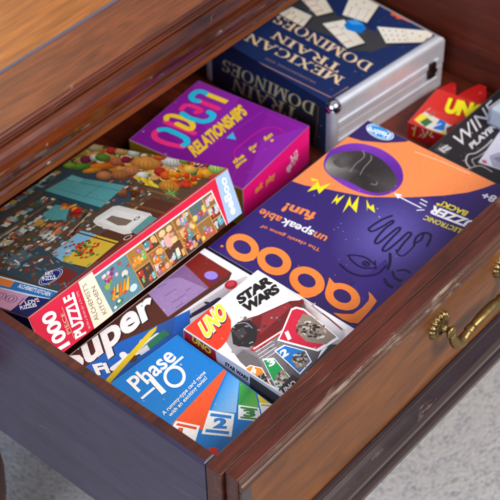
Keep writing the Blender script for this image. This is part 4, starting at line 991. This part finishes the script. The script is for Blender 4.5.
# ============================================================ little red card pack on the drawer floor
RP = CartonBox('card_pack', 'small red and yellow card pack with torn-open flaps, against the drawer right wall', 'card pack',
               tuple(atz(414, 134, FLOOR + .0002) - Vector((0, .052, 0))), 8, (.064, .056, .0185), {'*': '#c21f22'}, lid=False)
a = RP.top(); a.fill('#cf2a24')
a.poly([(414, 120), (430, 108), (452, 118), (470, 128), (443, 139)], '#d8d2c4'); a.poly([(425, 112), (431, 108), (462, 120), (468, 126), (450, 125)], '#d0382c')
a.poly([(414, 120), (421, 114), (430, 117), (422, 124)], '#e8d23a'); a.poly([(420, 122), (427, 118), (433, 122), (425, 127)], '#3a6a3a')
a.poly([(433, 129), (440, 119), (446, 122), (444, 131)], '#1f6ec0'); a.stroke([(435, 126), (441, 124)], .0012, '#eef2f6'); a.poly([(446, 128), (456, 124), (460, 130), (447, 136)], '#7a3028'); a.poly([(437, 133), (445, 131), (446, 137), (441, 139)], '#e8d23a')
a.ell((432, 114), .004, .0028, '#7a7470', hole=(.003, .002))
a.text('UNO', (443, 112.5), (484, 121), (449, 98), '#f3e022', .07, shadow=('#2a1812', .0010, -.0010))
a.build('cover_print')
a = RP.left(); a.fill('#c41c22')
for k in range(14): a.stroke([(q_, random.uniform(124, 140)) for q_ in (lambda z: (z, z + random.uniform(1.5, 4)))(random.uniform(412, 430))], .0012, random.choice(['#f0c8a0', '#f3e022', '#8a1216', '#f4ece4']))
for k in range(9): a.ell((random.uniform(413, 434), random.uniform(125, 146)), .0024, .0016, random.choice(['#e25a50', '#8a1216', '#f0a8a0', '#d8303a']), n=8)
a.build('side_print')
def flap(y0, y1, lean, h_):
    bm = bmesh.new(); rows = []
    for k in range(7):
        t = k / 6; m_ = (y0 + y1) / 2; hw = (y1 - y0) / 2 * (1 - .75 * t ** 2.2)
        rows.append([bm.verts.new((.0638 + lean * t * t, m_ - hw, .0180 + h_ * t)), bm.verts.new((.0638 + lean * t * t + .001 * t, m_ + hw, .0180 + h_ * t * (1 - .12 * t)))])
    for p, q in zip(rows, rows[1:]): bm.faces.new((p[0], p[1], q[1], q[0]))
    bmesh.ops.solidify(bm, geom=list(bm.faces), thickness=.0006); colour_faces(bm, {'*': '#d8201e'}, False); return bm
obj('flap', flap(.001, .033, .024, .0045), PRINT, RP.root); obj('flap', flap(.035, .054, .014, .003), PRINT, RP.root)

# ============================================================ black playing card box with a clear card case and a card on it
WB = CartonBox('card_game_box', 'black playing card box with white lettering, behind the purple and orange box', 'game box',
               (.4360, .0070, FLOOR), 0, (.1700, atz(432, 146, -.088).y - .0070, .0370), {'*': '#1c1a1d', '+z': '#232124'})
a = WB.top(); a.fill('#242226')
a.poly([(441, 143), (452, 148), (446, 155), (434, 150)], '#4a474a')
for P in ([(443, 148), (447, 146)], [(446, 150), (450, 148)], [(440, 149), (444, 152)]): a.stroke(P, .0030, '#c9c4c4')
a.text('WINE', (459, 149), (498, 111), (452.5, 137), '#ded8d8', .0)
a.text('PLAYING CARDS', (472, 149.5), (530, 100), (468.5, 144.5), '#d8d2d2', .05)
a.stroke([(470, 168), (466, 162), (468, 155), (476, 153), (486, 146), (492, 140)], .0016, '#c2bdbd', curve=True); a.stroke([(475, 166), (472, 160), (478, 157), (488, 150)], .0012, '#a8a2a4', curve=True)
a.stroke([(466, 170), (480, 166), (492, 172)], .0012, '#b8b2b4', curve=True)
a.build('cover_print')
# loose card
ZC = -.0878
p1, p2, p4 = atz(478, 163, ZC), atz(492, 143, ZC), atz(505, 178, ZC)
uc = (p2 - p1); vc = Vector((uc.y, -uc.x, 0)).normalized(); uc.normalize()
bm = bmesh.new(); LC, WC = .062, .0440
q = [p1, p1 + uc * LC, p1 + uc * LC + vc * WC, p1 + vc * WC]
Mcard = Matrix(((uc.x, -vc.x, 0, (p1 + vc * WC).x), (uc.y, -vc.y, 0, (p1 + vc * WC).y), (0, 0, 1, ZC), (0, 0, 0, 1)))
pc = CartonBox('playing_card', 'pale playing card lying face up on the black card box', 'playing card', None, 0, (LC, WC, .0011), {'*': '#dcd8e0'}, lid=False, matrix=Mcard)
a = pc.top(); a.fill('#d9d6e2'); a.poly([(489, 156), (500, 152), (506, 172), (494, 170)], '#a8a4b8'); a.poly([(493, 158), (502, 156), (504, 166)], '#8984a0'); a.ell((485.5, 162.5), .0015, .0015, '#c8303c'); a.text('A', (483, 165), (486.5, 160.5), (480.5, 162.5), '#c8303c', .03)
a.build('card_print')
def clear():
    m, nt, p = mat('clear_plastic'); p.inputs['Base Color'].default_value = (.86, .9, .95, 1); p.inputs['Roughness'].default_value = .22
    p.inputs['Transmission Weight'].default_value = .75; p.inputs['IOR'].default_value = 1.35; return m
pA = atz(486, 126, -.0878); MB_ = Matrix.Translation((pA.x, pA.y - .040, -.0878)) @ Matrix.Rotation(rad(-4), 4, 'Z')
cc = thing('card_case', 'clear plastic case of blue-backed cards standing on the black card box', 'card case', MB_)
bm = bmesh.new(); bx(bm, (0, 0, .0002), (.068, .042, .0215)); bevel(bm, .0022, 4); obj('plastic_shell', bm, clear(), cc, smooth=False)
obj('card_deck', split_colour_box((.003, .003, .002), (.065, .039, .0180), {'*': '#d8dce4', '+z': '#9fb0c8'}), PRINT, cc)
a = Art(cc, MB_, (.003, .003, .0181), (1, 0, 0), (0, 1, 0), .062, .036); a.ell((.024, .020), .0130, .0120, '#2fb4e0', px=False); a.ell((.024, .020), .0080, .0070, '#7fd4f0', px=False); a.build('deck_print')

# ============================================================ light: a room with a big window, a warm room behind and two added unseen lamps
w = bpy.data.worlds.new('World'); sc.world = w; w.use_nodes = True; nt = w.node_tree; bg = nt.nodes['Background']
tc = N(nt, 'ShaderNodeTexCoord'); sp = N(nt, 'ShaderNodeSeparateXYZ'); nt.links.new(tc.outputs['Generated'], sp.inputs[0])
md = N(nt, 'ShaderNodeMath', operation='MULTIPLY_ADD'); md.inputs[1].default_value = .5; md.inputs[2].default_value = .5
nt.links.new(sp.outputs['Y'], md.inputs[0])
cr = N(nt, 'ShaderNodeValToRGB'); cr.color_ramp.elements[0].position = .25; cr.color_ramp.elements[1].position = .85
cr.color_ramp.elements[0].color = (.52, .64, .92, 1); cr.color_ramp.elements[1].color = (.95, .80, .68, 1)
nt.links.new(md.outputs[0], cr.inputs[0]); nt.links.new(cr.outputs[0], bg.inputs[0]); bg.inputs[1].default_value = .5
def area(name, loc, target, size, size_y, power, col):
    l = bpy.data.lights.new(name, 'AREA'); l.shape = 'RECTANGLE'; l.size = size; l.size_y = size_y; l.energy = power; l.color = col
    o = bpy.data.objects.new(name, l); COL.objects.link(o); o.location = loc
    o.rotation_euler = (Vector(target) - Vector(loc)).to_track_quat('-Z', 'Y').to_euler(); return o
area('window_light', (-2.6, -.6, 1.5), (.2, .1, -.1), 1.8, 1.8, 84, (.58, .74, 1.0))
area('warm_back_lamp', (1.6, 3.2, 1.9), (.2, .2, 0), .55, .4, 26, (1.0, .70, .42))  # unseen small warm lamp behind, added for highlights on the table moulding
area('front_key_light', (.6, -1.9, 1.9), (.25, .2, 0), 1.2, 1.2, 84, (1.0, .94, .86))  # unseen lamp on the camera side, raised to brighten the front faces

# ============================================================ camera
cd = bpy.data.cameras.new('Camera'); co = bpy.data.objects.new('Camera', cd); COL.objects.link(co)
right = Vector(tuple(AX[i][0] for i in range(3))); dn = Vector(tuple(AX[i][1] for i in range(3))); fw = Vector(tuple(AX[i][2] for i in range(3)))
co.matrix_world = Matrix(((right.x, -dn.x, -fw.x, CAM.x), (right.y, -dn.y, -fw.y, CAM.y), (right.z, -dn.z, -fw.z, CAM.z), (0, 0, 0, 1)))
cd.sensor_width = 36; cd.lens = FPX / 500 * 36; cd.clip_start = .05; cd.clip_end = 50
cd.dof.use_dof = True; cd.dof.focus_distance = 1.09; cd.dof.aperture_fstop = 12.5
sc.camera = co
sc.view_settings.view_transform = 'Standard'; sc.view_settings.look = 'None'; sc.view_settings.exposure = .12; sc.view_settings.gamma = 1
sc.cycles.max_bounces = 6
